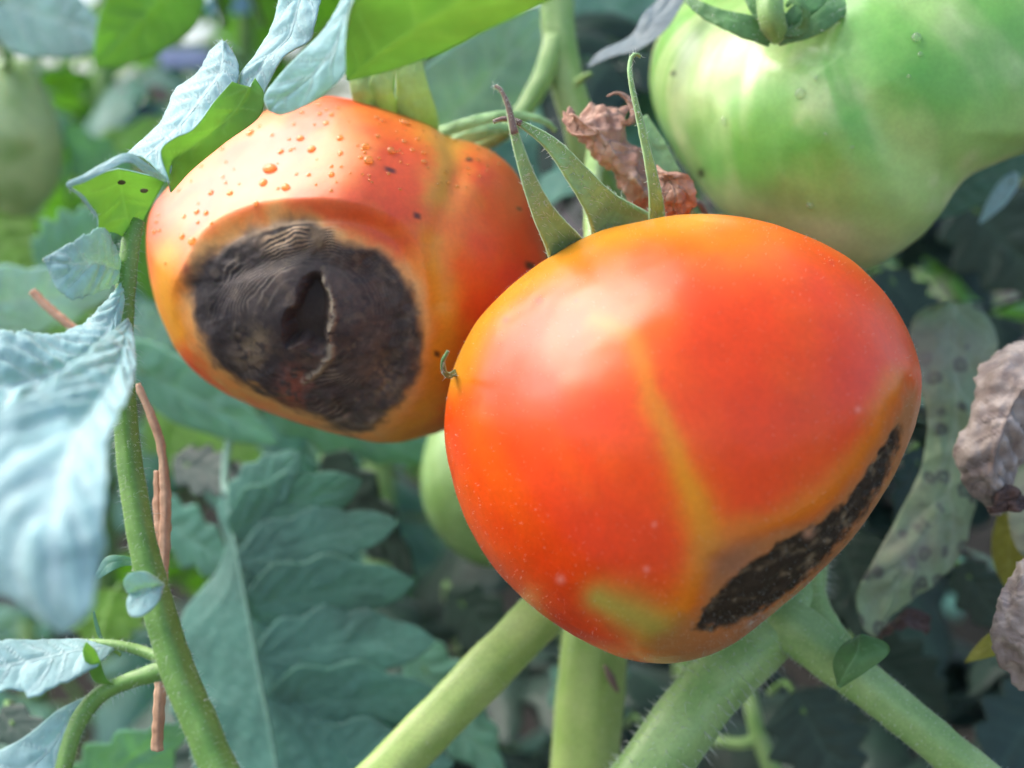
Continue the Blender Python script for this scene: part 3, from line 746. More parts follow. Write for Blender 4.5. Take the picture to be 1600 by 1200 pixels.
sepal(front, [(700, 548, 15.55), (692, 565, 15.6), (694, 580, 15.9), (702, 586, 16.2), (716, 580, 17.0)], [3, 6, 7, 8, 10], .2, hair=20, seed=6, mat='leaf_fresh')

for k, (pts, wp) in enumerate([
        ([(562, 70, 19.6), (560, 110, 19.6), (566, 150, 19.7), (590, 190, 20.3), (640, 215, 21.2)], [18, 26, 30, 34, 40]),
        ([(612, 60, 19.8), (600, 110, 19.7), (596, 150, 19.8), (615, 190, 20.4), (645, 215, 21.2)], [22, 32, 38, 40, 40]),
        ([(636, 60, 19.9), (640, 110, 19.8), (648, 160, 20.0), (655, 195, 20.4), (650, 222, 21.2)], [26, 40, 54, 58, 40]),
        ([(868, 205, 20.2), (850, 190, 20.1), (810, 180, 20.0), (760, 185, 20.0), (710, 200, 20.2), (670, 212, 20.9)], [6, 10, 14, 16, 16, 20]),
        ([(808, 205, 20.9), (780, 200, 20.7), (745, 208, 20.6), (705, 218, 20.8), (670, 220, 21.2)], [8, 18, 24, 26, 24])]):
    sepal(rear, pts, wp, .3, hair=60, seed=20 + k, mat='sepal_light' if k < 3 else 'sepal_green', thick=.03)
stem('stalk', [(650, 215, 21.6), (640, 150, 22), (650, 80, 22.8), (690, 0, 23.8), (760, -90, 25)], [26, 20, 18, 18, 20], 'stem_grey', rear, hair=60)

stem('stalk', [(1212, 52, 19.2), (1206, 30, 18.9), (1203, 0, 19.0), (1206, -40, 19.6), (1215, -100, 20.6)], [20, 21, 21, 22, 24], 'stem_grey', green, hair=500, hl=.06)
sepal(green, [(1062, -14, 19.6), (1085, 8, 19.3), (1120, 26, 19.1), (1160, 40, 19.0), (1205, 58, 19.15)], [6, 14, 24, 34, 28], .1, hair=80, seed=31, mat='leaf_fresh')
sepal(green, [(1316, -30, 20.0), (1312, 0, 19.4), (1296, 24, 19.1), (1262, 46, 19.05), (1215, 62, 19.15)], [16, 26, 30, 26, 18], .12, hair=80, seed=32, mat='leaf_fresh')
sepal(green, [(1270, -60, 19.8), (1282, -20, 19.5), (1270, 5, 19.25), (1240, 30, 19.2), (1214, 56, 19.25)], [20, 34, 38, 30, 20], .1, hair=80, seed=33, mat='leaf_fresh')
sepal(green, [(1150, -60, 20.0), (1170, -20, 19.6), (1185, 10, 19.4), (1205, 50, 19.3)], [16, 26, 28, 20], .1, hair=40, seed=34, mat='leaf_fresh')
sepal(green, [(1228, 10, 18.85), (1240, 2, 18.8), (1256, 14, 18.8), (1258, 38, 18.9), (1246, 50, 19.0), (1226, 52, 19.05)], [5, 8, 10, 12, 13, 12], .1, hair=20, seed=35, mat='leaf_fresh')

# ------------------------------------------------------------------ big stems
ms = thing('tomato_vine', 'thick hairy tomato stem that forks below the front tomato', 'vine', P(960, 1290, 19))
stem('main_stem', [(930, 1340, 18.8), (990, 1240, 18.9), (1050, 1155, 19.0), (1115, 1070, 19.2), (1180, 1000, 19.5), (1228, 940, 20.0), (1240, 860, 21.2), (1225, 740, 22.2), (1200, 600, 22.8), (1180, 400, 24)],
     [54, 52, 50, 51, 54, 50, 44, 40, 38, 36], 'stem_grey', ms, n=90, seg=30, hair=3000, hl=.2, ht=.005)
stem('side_branch', [(1190, 960, 19.7), (1245, 985, 19.3), (1310, 1038, 19.0), (1400, 1108, 18.8), (1530, 1216, 18.5), (1700, 1350, 18)], [46, 38, 33, 33, 33, 34], 'stem_grey', ms, n=70, seg=22, hair=1400, hl=.07)
stem('side_branch', [(1265, 880, 20.2), (1268, 930, 19.8), (1280, 970, 19.5), (1318, 1022, 19.15)], [22, 24, 30, 26], 'stem_grey', ms, n=30, hair=100, hl=.06)
sl_ = blade('leaflet', [(1308, 1068, 18.3), (1302, 1035, 18.3), (1316, 1008, 18.4), (1344, 992, 18.5)], [(1310, 1072, 18.2), (1325, 1045, 18.1), (1340, 1020, 18.1), (1346, 993, 18.3)],
      [(1314, 1074, 18.2), (1352, 1050, 18.0), (1388, 1022, 17.9), (1384, 1004, 18.0), (1350, 992, 18.3)], 'leaf_fresh', 'leaf_fresh', ms, n=30, puff=.02, nvein=3, camber=.05)
st2 = thing('tomato_vine', 'smooth yellow-green stem slanting from below the front tomato to the bottom edge', 'vine', P(520, 1290, 20))
stem('main_stem', [(480, 1330, 19.4), (560, 1248, 19.6), (650, 1158, 19.9), (740, 1066, 20.2), (830, 975, 20.6), (930, 870, 21.2), (1040, 740, 22), (1150, 560, 23.2)], [40, 38, 38, 38, 38, 38, 38, 38], 'stem_pale', st2, n=70, seg=24, hair=500, hl=.07)
st3 = thing('tomato_vine', 'upright pale stem with a brown scar between the slanting stem and forked stem', 'vine', P(900, 1290, 22.5))
stem('main_stem', [(900, 1340, 22.5), (908, 1230, 22.5), (918, 1120, 22.5), (928, 1010, 22.6), (938, 880, 23), (950, 700, 24), (945, 480, 25)], [54, 54, 52, 48, 44, 42, 40], 'stem_pale', st3, n=60, seg=24, hair=500, hl=.1)
stem('scar', [(945, 1040, 21.6), (955, 1060, 21.62), (965, 1080, 21.72)], [3, 7, 3], 'sepal_tip', st3, n=12, seg=8)
us = thing('tomato_vine', 'upright fuzzy green stem that branches above the dry brown leaf', 'vine', P(960, 340, 24))
stem('main_stem', [(862, -120, 23.4), (868, -30, 23.4), (872, 50, 23.4), (886, 130, 23.5), (908, 210, 23.6), (935, 290, 23.9), (965, 360, 24.5), (1000, 480, 25.5)], [28, 27, 26, 26, 27, 30, 30, 30], 'stem_grey', us, n=70, seg=22, hair=900, hl=.12)
stem('side_branch', [(868, 60, 23.3), (852, 110, 23.2), (832, 150, 23.1), (806, 188, 23.0), (770, 215, 23.4), (700, 250, 24.5)], [18, 17, 15, 14, 13, 12], 'stem_grey', us, n=40, hair=200, hl=.12)
stem('bud', [(902, 128, 23.0), (915, 118, 22.7), (924, 115, 22.6)], [7, 5, 3], 'stem_grey', us, n=12, seg=8)
fk = thing('forked_stalk', 'thin pale forked stalk in the dark gap below the forked stem', 'stalk', P(1225, 1260, 26))
stem('stalk', [(1240, 1290, 26), (1212, 1215, 26), (1185, 1150, 26), (1172, 1085, 26.3), (1170, 1030, 27)], [16, 15, 14, 11, 9], 'stem_grey', fk, n=30, seg=12)
stem('side_branch', [(1185, 1155, 26), (1155, 1162, 26), (1120, 1158, 26.3), (1060, 1165, 27)], [10, 9, 8, 7], 'stem_grey', fk, n=20, seg=12)

# ------------------------------------------------------------------ the hanging compound leaf at the left
cl = thing('compound_leaf', 'compound leaf at left on a bright green hairy stalk with pale drooping leaflets', 'leaf', P(345, 1210, 15))
stem('leaf_stalk', [(212, 345, 16.2), (204, 380, 16.1), (196, 460, 16.0), (192, 560, 15.9), (198, 680, 15.8), (214, 800, 15.6), (240, 920, 15.4), (275, 1040, 15.2), (312, 1130, 15.0), (352, 1220, 14.8), (420, 1340, 14.5)],
     [13, 15, 16, 18, 20, 21, 24, 27, 27, 27, 27], 'stem_green', cl, n=110, seg=24, hair=2600, hl=.045, ht=.003)
_p = cr(W3([(204, 380, 16.1), (196, 460, 16.0), (192, 560, 15.9), (198, 680, 15.8), (214, 800, 15.6), (240, 920, 15.4), (275, 1040, 15.2), (312, 1130, 15.0), (352, 1220, 14.8)]), 60)
_v, _f, _n = tube(_p, np.linspace(.13, .22, 60), 16); hair_part(cl.children[0], _v[:-2], _n, 260, .2, .0028, 77, .5)
blade('leaflet', [(200, 374, 16.1), (172, 362, 15.9), (152, 372, 15.7), (150, 335, 15.5), (126, 310, 15.3), (106, 290, 15.1)], [(206, 374, 16.1), (196, 330, 16.0), (188, 295, 15.9), (184, 262, 15.5)],
      [(212, 370, 16.1), (228, 335, 16.3), (246, 302, 16.3), (258, 280, 16.1)], 'leaf_sky_pale', 'leaf_under', cl, under=True, puff=.03, seed=3, nvein=4)
blade('curled_margin', [(150, 338, 15.35), (126, 308, 15.1), (104, 288, 14.9), (130, 274, 14.9), (165, 254, 15.0), (200, 240, 15.2), (232, 258, 15.4), (262, 280, 15.7)], None,
      [(152, 336, 15.3), (130, 305, 15.1), (112, 292, 14.9), (133, 284, 14.9), (166, 268, 14.9), (200, 254, 15.1), (230, 272, 15.4), (258, 284, 15.7)], 'leaf_sky_pale', 'leaf_sky_pale', cl, puff=.0, camber=.1, seed=5, hair=120)
for (qx, qy) in ((190, 285), (225, 298)):
    c0 = P(qx, qy, 15.62); v = c0 + SV * np.array([.055, .012, .03]) * (.8 + .5 * fbm(SV * 2.5 + qx, 3))[:, None]; put('spot', v, SF, M['leaf_lesion'], cl)
blade('leaflet', [(192, 415, 16), (176, 372, 15.7), (158, 356, 15.5), (118, 376, 15.2), (68, 404, 15)], [(192, 425, 16), (150, 410, 15.4), (110, 412, 15.1), (68, 405, 15)],
      [(190, 438, 16), (168, 450, 15.6), (138, 462, 15.2), (106, 468, 15), (84, 440, 15), (70, 408, 15)], 'leaf_sky_pale', 'leaf_under', cl, puff=.08, seed=7, nvein=7, edge=.2, hair=350)
blade('leaflet', [(190, 440, 15.9), (152, 486, 15.5), (106, 514, 15.1), (60, 518, 14.7), (10, 516, 14.4), (-80, 540, 14)], [(192, 455, 15.9), (160, 530, 15.1), (100, 575, 14.5), (20, 600, 14), (-80, 620, 13.6)],
      [(195, 468, 15.9), (175, 560, 14.9), (130, 630, 14.1), (60, 690, 13.4), (-10, 720, 13), (-80, 740, 12.8)], 'leaf_sky_pale', 'leaf_under', cl, puff=.1, seed=9, nvein=13, edge=.2, crumple=.03, cscale=.5, hair=900, n=90, nv=20)
blade('leaflet', [(196, 500, 15.6), (140, 545, 13.5), (60, 610, 12), (-60, 690, 11), (-80, 800, 10.6), (-60, 890, 10.4), (20, 945, 10.3), (95, 990, 10.2)],
      [(200, 505, 15.6), (180, 580, 13.4), (120, 680, 11.6), (90, 800, 10.5), (85, 900, 10.2), (98, 990, 10.2)],
      [(204, 510, 15.6), (212, 560, 14.2), (205, 610, 12.8), (185, 640, 11.9), (168, 690, 11.2), (164, 780, 10.7), (160, 880, 10.4), (140, 955, 10.2), (100, 991, 10.2)],
      'leaf_sky_pale', 'leaf_under', cl, puff=.11, seed=11, nvein=11, edge=.15, crumple=.05, cscale=.6, n=90, nv=24)
blade('leaflet', [(256, 912, 14.9), (228, 894, 14.7), (203, 896, 14.6), (193, 910, 14.6), (198, 926, 14.7)], [(256, 913, 14.9), (236, 918, 14.7), (215, 924, 14.7), (202, 926, 14.75)],
      [(256, 914, 14.9), (246, 942, 14.6), (222, 962, 14.5), (203, 962, 14.6), (198, 942, 14.7), (204, 927, 14.75)], 'leaf_sky_pale', 'leaf_under', cl, n=36, puff=.05, nvein=3, fold=.06, seed=13, hair=120)
stem('petiole', [(262, 1045, 15.2), (232, 1054, 15.2), (195, 1066, 15.2), (158, 1084, 15.2), (128, 1118, 15.1), (110, 1160, 15), (98, 1210, 14.9), (85, 1290, 14.8)], [16, 13, 12, 13, 13, 13, 13, 13], 'stem_green', cl, n=50, hair=300, hl=.08)
blade('leaflet', [(172, 1068, 15.1), (150, 1065, 15.1), (138, 1045, 15.0), (130, 1020, 15.0), (134, 1004, 14.9)], None, [(176, 1070, 15.1), (166, 1060, 15.1), (158, 1040, 15.1), (150, 1018, 15), (136, 1004, 14.9)], 'leaf_under', 'leaf_under', cl, n=24, puff=.01, nvein=2, camber=.1)
stem('petiole', [(255, 1030, 15.4), (215, 1015, 15.5), (170, 1006, 15.5), (120, 1004, 15.5)], [10, 8, 7, 5], 'stem_grey', cl, n=24, hair=100, hl=.07)
blade('leaflet', [(180, 1006, 15.5), (130, 998, 15.5), (60, 998, 15.3), (0, 1002, 15.1), (-70, 1020, 15)], [(182, 1010, 15.5), (120, 1016, 15.2), (50, 1032, 15), (0, 1042, 14.9), (-70, 1062, 14.8)],
      [(180, 1014, 15.5), (150, 1040, 15), (110, 1062, 14.8), (45, 1090, 14.6), (40, 1080, 14.7), (0, 1078, 14.6), (-70, 1092, 14.5)], 'leaf_sky_pale', 'leaf_under', cl, puff=.07, seed=15, nvein=9, edge=.15, hair=360)
blade('leaflet', [(140, 1086, 15.2), (90, 1110, 15.1), (40, 1150, 15), (-20, 1185, 14.9), (-60, 1230, 14.8)], None, [(132, 1100, 15.1), (118, 1150, 15), (105, 1200, 14.9), (70, 1240, 14.7), (0, 1290, 14.6)], 'leaf_sky_pale', 'leaf_under', cl, puff=.07, seed=17, nvein=5, hair=160)
blade('leaflet', [(222, 876, 15.6), (190, 868, 15.6), (165, 872, 15.6), (150, 900, 15.5)], None, [(222, 884, 15.6), (196, 884, 15.6), (176, 892, 15.5), (154, 906, 15.5)], 'leaf_teal', 'leaf_under', cl, n=24, puff=.02, nvein=3)
blade('leaflet', [(190, 1020, 15.6), (158, 1000, 15.7), (148, 975, 15.7), (146, 955, 15.7)], None, [(188, 1026, 15.6), (165, 1006, 15.7), (155, 980, 15.7), (148, 955, 15.7)], 'leaf_teal', 'leaf_under', cl, n=20, puff=.01, nvein=2)

# ------------------------------------------------------------------ leaves over and beside the rear tomato
fl = thing('tomato_leaf', 'folded leaf over the rotted tomato, pale blue side up and bright green underside', 'leaf', P(415, 170, 16))
blade('blade', [(347, 62, 17.2), (324, 84, 17.1), (308, 112, 17), (270, 142, 16.9), (256, 180, 16.7), (228, 212, 16.5), (196, 240, 16.3)], [(350, 66, 17.0), (345, 110, 16.8), (318, 150, 16.6), (290, 185, 16.5), (262, 215, 16.3), (225, 246, 16.1)],
      [(352, 64, 17.2), (372, 98, 16.9), (368, 135, 16.7), (340, 175, 16.5), (310, 210, 16.3), (275, 232, 16.1), (262, 282, 15.9)], 'leaf_sky_pale', 'leaf_under', fl, puff=.08, seed=21, nvein=9, hair=700, edge=.12)
blade('folded_half', [(362, 128, 16.4), (335, 158, 16.2), (302, 200, 15.9), (270, 216, 15.8), (250, 238, 15.7), (264, 286, 15.7)], [(390, 136, 16.5), (365, 176, 16.4), (330, 205, 16.3), (300, 228, 16.2), (272, 254, 16.1), (264, 290, 15.9)],
      [(398, 122, 16.7), (413, 150, 16.6), (404, 184, 16.5), (350, 224, 16.4), (300, 264, 16.4), (266, 300, 16.2)], 'leaf_sky_pale', 'leaf_under', fl, under=True, puff=.03, seed=22, nvein=5)
ul = thing('tomato_leaf', 'narrow pale blue leaf running up to the top edge left of the green leaf', 'leaf', P(480, -60, 17))
blade('blade', [(455, -80, 17.4), (437, -5, 17.2), (424, 42, 17.1), (400, 82, 17), (374, 118, 16.9), (380, 150, 16.8)], None, [(520, -80, 17.3), (502, -5, 17.1), (491, 38, 16.9), (484, 62, 16.9), (445, 86, 16.8), (425, 118, 16.8), (410, 150, 16.8)],
      'leaf_sky_pale', 'leaf_under', ul, puff=.08, seed=23, nvein=6, edge=.1, hair=260)
ul2 = thing('tomato_leaf', 'pale blue blurred leaf tip dipping onto the top of the rotted tomato', 'leaf', P(560, -60, 14))
blade('blade', [(556, -80, 14.2), (534, -5, 14.4), (502, 50, 14.6), (452, 100, 14.8), (414, 148, 15), (420, 172, 15.1)], None, [(600, -80, 13.9), (566, -5, 14.1), (552, 62, 14.3), (540, 112, 14.5), (500, 152, 14.8), (445, 178, 15), (424, 174, 15.1)],
      'leaf_sky_pale', 'leaf_under', ul2, puff=.07, seed=24, nvein=6)
tl = thing('tomato_leaf', 'bright green leaf underside leaning in from the top edge above the rotted tomato', 'leaf', P(960, -100, 12))
blade('blade', [(541, 123, 14.2), (540, 60, 13.6), (556, -10, 13), (640, -110, 12.2), (800, -150, 11.8), (980, -120, 11.8)], [(542, 124, 14.2), (620, 62, 13.6), (720, 0, 13.1), (830, -50, 12.8), (980, -100, 12.4)],
      [(541, 126, 14.3), (600, 112, 14.1), (680, 84, 13.9), (760, 46, 13.7), (850, 3, 13.5), (980, -70, 13)], 'leaf_sky_pale', 'leaf_under', tl, under=True, puff=.04, seed=25, nvein=6, n=70)

# dry curled leaf
dl = thing('dry_leaf', 'dry brown curled leaf hanging between the front tomato and the green tomato', 'leaf', P(1060, 330, 19))
blade('blade', [z3((492, 415), 19.2), z3((510, 490), 19.0), z3((570, 560), 18.9), z3((680, 640), 18.9), z3((750, 740), 19), z3((830, 850), 19.1), z3((900, 940), 19.2), z3((980, 1060), 19.3)],
      [z3((560, 420), 19.0), z3((660, 470), 18.6), z3((720, 560), 18.5), z3((800, 660), 18.6), z3((880, 760), 18.7), z3((950, 860), 18.8), z3((1010, 960), 19), z3((1060, 1070), 19.2)],
      [z3((700, 378), 19.2), z3((825, 372), 19.2), z3((830, 480), 19.0), z3((870, 590), 19), z3((940, 650), 19), z3((1010, 720), 19), z3((1060, 860), 19.1), z3((1120, 1060), 19.3)],
      'leaf_dry', 'leaf_dry', dl, puff=.1, crumple=.15, cscale=.55, nvein=9, seed=31, edge=.22, n=80, nv=24, thick=.015)
blade('curled_lip', [z3((500, 405), 18.8), z3((494, 440), 18.6), z3((530, 515), 18.4), z3((600, 535), 18.3), z3((680, 530), 18.3)], None, [z3((512, 415), 18.4), z3((560, 425), 18.3), z3((610, 470), 18.3), z3((660, 505), 18.3), z3((684, 528), 18.3)],
      'leaf_dry', 'leaf_dry', dl, puff=.0, crumple=.06, cscale=.4, camber=-.25, seed=32, n=30)
blade('curled_tip', [z3((735, 318), 18.6), z3((780, 298), 18.6), z3((830, 305), 18.6), z3((880, 350), 18.6), z3((897, 420), 18.6), z3((885, 465), 18.6), z3((830, 480), 18.7)], None,
      [z3((737, 322), 18.6), z3((780, 306), 18.6), z3((815, 318), 18.6), z3((850, 360), 18.6), z3((862, 420), 18.5), z3((845, 448), 18.5), z3((812, 455), 18.6)], 'leaf_dry', 'leaf_dry', dl, puff=0, camber=.3, seed=33, n=40, nv=7)
blade('side_flap', [z3((1015, 700), 18.5), z3((1060, 735), 18.2), z3((1130, 738), 18.1), z3((1190, 755), 18.1), z3((1225, 860), 18.2), z3((1200, 940), 18.4), z3((1190, 1040), 18.8)], None,
      [z3((1000, 720), 18.5), z3((1005, 800), 18.3), z3((1000, 880), 18.2), z3((1010, 950), 18.3), z3((1040, 1040), 18.7)], 'leaf_dry', 'leaf_dry', dl, puff=.05, crumple=.12, cscale=.5, seed=34, edge=.2, n=40)
stem('petiole', [z3((1190, 930), 19.1), z3((1235, 905), 19.3), z3((1270, 950), 19.6), z3((1290, 1010), 20)], [6, 5, 5, 5], 'sepal_tip', dl, n=16, seg=8)

# ------------------------------------------------------------------ sick leaves at the right
sp = thing('tomato_leaf', 'dying grey-green leaf covered in dark spots, hanging right of the front tomato', 'leaf', P(1480, 480, 22))
blade('blade', [(1450, 478, 22.8), (1424, 505, 22.4), (1428, 580, 22), (1448, 650, 21.8), (1442, 720, 21.6), (1420, 775, 21.4), (1380, 850, 21.2), (1346, 908, 21), (1338, 940, 21), (1345, 978, 21), (1362, 994, 21)],
      [(1490, 476, 22.5), (1490, 560, 22), (1492, 660, 21.7), (1482, 760, 21.5), (1440, 850, 21.2), (1385, 935, 21), (1366, 994, 21)],
      [(1530, 478, 22.6), (1556, 520, 22.2), (1552, 590, 22), (1548, 680, 21.8), (1530, 760, 21.7), (1514, 835, 21.6), (1490, 882, 21.5), (1440, 925, 21.3), (1392, 962, 21.1), (1368, 995, 21)],
      'leaf_spotted', 'leaf_spotted', sp, puff=.08, crumple=.12, cscale=1.2, seed=41, nvein=7, n=80, nv=18)
st = thing('tomato_leaf', 'shrivelled greyish tan leaf with ring spots at the right edge', 'leaf', P(1640, 540, 19))
blade('blade', [(1640, 524, 19.4), (1588, 538, 19.3), (1548, 556, 19.2), (1522, 582, 19.1), (1522, 622, 19.1), (1510, 662, 19), (1487, 694, 19), (1498, 735, 19), (1522, 772, 19.1), (1548, 800, 19.2)],
      [(1680, 540, 18.9), (1620, 580, 18.6), (1585, 630, 18.5), (1560, 690, 18.5), (1548, 750, 18.7), (1553, 803, 19.1)],
      [(1720, 570, 19.3), (1680, 620, 19.2), (1640, 672, 19.2), (1600, 715, 19.2), (1588, 745, 19.2), (1575, 775, 19.2), (1558, 804, 19.2)], 'leaf_tan', 'leaf_tan', st, puff=.08, crumple=.1, cscale=.7, seed=42, edge=.2, nvein=9, n=80, nv=22)
blade('crisp_tip', [(1556, 800, 18.9), (1562, 775, 18.8), (1574, 756, 18.7), (1590, 768, 18.8), (1600, 778, 18.9)], None, [(1552, 806, 18.9), (1572, 798, 18.7), (1584, 800, 18.7), (1594, 796, 18.8), (1602, 786, 18.9)], 'leaf_crisp', 'leaf_crisp', st, crumple=.2, cscale=.4, seed=43, n=24)
st_b = thing('tomato_leaf', 'crinkled brown withered leaf cut by the right edge near the bottom', 'leaf', P(1680, 960, 18))
blade('blade', [(1640, 852, 18.4), (1598, 876, 18.2), (1572, 908, 18.1), (1554, 958, 18), (1549, 1000, 18), (1564, 1040, 18.1), (1600, 1078, 18.2), (1650, 1100, 18.4)], [(1690, 856, 17.7), (1660, 900, 17.5), (1645, 960, 17.4), (1645, 1010, 17.4), (1660, 1060, 17.6), (1690, 1100, 17.9)],
      [(1740, 860, 18.2), (1745, 930, 18.1), (1745, 1000, 18.1), (1745, 1060, 18.2), (1735, 1110, 18.4)], 'leaf_tan', 'leaf_tan', st_b, puff=.03, crumple=.1, cscale=.36, seed=44, edge=.12, n=70, nv=22)
gl = thing('tomato_leaf', 'green spotted leaf piece behind the shrivelled tan leaf at right', 'leaf', P(1680, 700, 21))
blade('blade', [(1660, 680, 21), (1610, 690, 21), (1580, 730, 21), (1572, 790, 20.9), (1585, 850, 20.8), (1606, 876, 20.8)], None, [(1720, 700, 20.6), (1720, 760, 20.5), (1710, 820, 20.5), (1680, 860, 20.6), (1640, 880, 20.7)], 'leaf_spotted', 'leaf_spotted', gl, puff=.06, crumple=.1, seed=45)
yl = thing('tomato_leaf', 'yellow-green leaf behind the crinkled brown leaf at right', 'leaf', P(1600, 900, 22))
blade('blade', [(1560, 800, 22), (1550, 840, 22), (1552, 880, 22), (1572, 920, 22)], None, [(1610, 810, 21.8), (1606, 850, 21.7), (1600, 890, 21.8), (1580, 925, 22)], 'leaf_yellow', 'leaf_yellow', yl, n=30, puff=.03, seed=46)
blade('blade_tip', [(1580, 970, 20), (1545, 990, 19.8), (1520, 1015, 19.8), (1507, 1034, 19.8)], None, [(1590, 1020, 19.8), (1560, 1024, 19.7), (1535, 1030, 19.7), (1508, 1036, 19.8)], 'leaf_yellow', 'leaf_yellow', yl, n=24, puff=.02, seed=47)
cs = thing('dry_leaf', 'small curled brown scrap below the tip of the spotted leaf', 'leaf', P(1400, 985, 21.4))
blade('blade', [(1368, 992, 21.5), (1392, 972, 21.4), (1420, 952, 21.4), (1448, 960, 21.4)], None, [(1372, 998, 21.2), (1398, 990, 21.1), (1425, 982, 21.1), (1452, 990, 21.2)], 'leaf_crisp', 'leaf_dry', cs, crumple=.15, cscale=.5, seed=48, n=26)

# ------------------------------------------------------------------ big shaded leaf at the bottom
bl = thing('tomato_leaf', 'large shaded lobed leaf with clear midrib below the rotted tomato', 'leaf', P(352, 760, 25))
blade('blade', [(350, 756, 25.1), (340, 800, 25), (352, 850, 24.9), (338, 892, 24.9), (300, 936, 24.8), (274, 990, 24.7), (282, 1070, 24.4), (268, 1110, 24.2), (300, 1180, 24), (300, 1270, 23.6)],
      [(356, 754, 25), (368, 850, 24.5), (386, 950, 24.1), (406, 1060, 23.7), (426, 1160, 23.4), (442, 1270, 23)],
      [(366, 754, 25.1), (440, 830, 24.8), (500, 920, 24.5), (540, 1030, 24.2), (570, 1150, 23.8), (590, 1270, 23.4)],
      'leaf_shade_mid', 'leaf_under', bl, puff=.035, seed=51, nvein=8, n=90, nv=16, slope=1.6, edge=.06)
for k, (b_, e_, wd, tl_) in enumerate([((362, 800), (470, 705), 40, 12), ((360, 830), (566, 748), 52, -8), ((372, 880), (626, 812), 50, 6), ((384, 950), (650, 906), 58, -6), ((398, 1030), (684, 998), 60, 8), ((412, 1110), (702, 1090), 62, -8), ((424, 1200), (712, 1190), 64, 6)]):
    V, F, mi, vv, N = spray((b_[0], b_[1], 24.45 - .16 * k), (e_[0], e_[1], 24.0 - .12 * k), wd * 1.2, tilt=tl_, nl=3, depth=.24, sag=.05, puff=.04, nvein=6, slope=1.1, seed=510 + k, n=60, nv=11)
    put('lobe', V, F, [M['leaf_shade_mid'], M['leaf_under']], bl, attrs={'vein': vv}, mi=mi)
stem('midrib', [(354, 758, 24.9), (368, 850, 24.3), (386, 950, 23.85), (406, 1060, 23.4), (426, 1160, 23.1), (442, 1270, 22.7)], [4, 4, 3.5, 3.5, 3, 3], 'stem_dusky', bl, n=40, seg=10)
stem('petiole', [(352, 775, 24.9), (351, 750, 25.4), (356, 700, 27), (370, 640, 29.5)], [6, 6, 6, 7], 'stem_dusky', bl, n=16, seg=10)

# dry stalks at left
dk = thing('dry_stalk', 'thin dry brown stalk hanging behind the green leaf stalk', 'stalk', P(222, 600, 18))
stem('stalk', [(214, 600, 18), (232, 640, 18), (250, 690, 18), (258, 760, 18), (258, 830, 18), (254, 915, 18)], [5, 6, 6, 8, 8, 6], 'twig_brown', dk, n=40, seg=10)
stem('flap', [(246, 735, 18.2), (248, 790, 18.2), (250, 850, 18.2), (253, 905, 18.2)], [5, 8, 7, 4], 'twig_brown', dk, n=24, seg=8)
dk2 = thing('dry_stalk', 'short blunt dry brown stalk end below the leaf fork at lower left', 'stalk', P(250, 1050, 18))
stem('stalk', [(252, 1040, 17.6), (250, 1080, 17.6), (247, 1130, 17.6), (246, 1172, 17.6)], [9, 8, 8, 9], 'twig_brown', dk2, n=24, seg=10)
dk3 = thing('dry_stalk', 'thin pinkish brown stalk slanting behind the pale left leaf', 'stalk', P(60, 465, 20))
stem('stalk', [(50, 455, 20), (75, 480, 20), (105, 505, 20), (140, 535, 20)], [6, 6, 6, 6], 'twig_brown', dk3, n=16, seg=8)

# other green fruit, out of focus
def plain_fruit(px_, py_, d, rx, ry, label, axis=(0, .2, 1), tint=(150, 178, 110)):
    o = [(px_ + rx * math.cos(a) * (1 + .04 * math.sin(3 * a)), py_ + ry * math.sin(a)) for a in np.linspace(0, 2 * math.pi, 26)[:-1]]
    V, U, A_ = fruit_grid(o, (px_, py_), d, rx * K * d, rx * K * d, axis, 80, 60)
    V = V - (V - V.mean(0)) * (.2 * np.exp(-(A_ / .3) ** 2))[:, None]
    alb = lerp(np.tile(s(*tint), (len(V), 1)), s(120, 160, 84), sst(.35, .65, fbm(V * .8, int(px_))))
    t_ = thing('tomato', label, 'tomato', c2w(V[0])); put_fruit(t_, V, 60, 80, alb, np.zeros(len(V)), 'unripe_skin')
    top = c2w(V[0]); pth = cr([top + [0, 0, -.1], top + [.1, .1, .8], top + [.3, .5, 2.0]], 14); v, f, nn = tube(pth, .16, 10); put('stalk', v, f, M['stem_grey'], t_)
    for k in range(5):
        a = k * 1.257; dr = np.array([math.cos(a), math.sin(a), 0]); pp = cr([top + [0, 0, .1], top + dr * .7 + [0, 0, .25], top + dr * 1.5 + [0, 0, .1]], 12)
        sdv = np.cross(dr, [0, 0, 1]); ww = np.linspace(.3, .03, 12)[:, None]
        v, f, mi, vv, N = sheet(pp - sdv * ww, pp, pp + sdv * ww, puff=0, nvein=1, nv=4, thick=.05); put('sepal', v, f, [M['sepal_green']] * 2, t_, attrs={'vein': vv}, mi=mi)
    return t_
plain_fruit(20, 215, 34, 72, 125, 'blurred pale green tomato at the left edge behind the leaves', tint=(186, 210, 150))
plain_fruit(770, 735, 27.5, 112, 150, 'pale green tomato half hidden behind the front tomato and the rotted one', tint=(150, 186, 120))

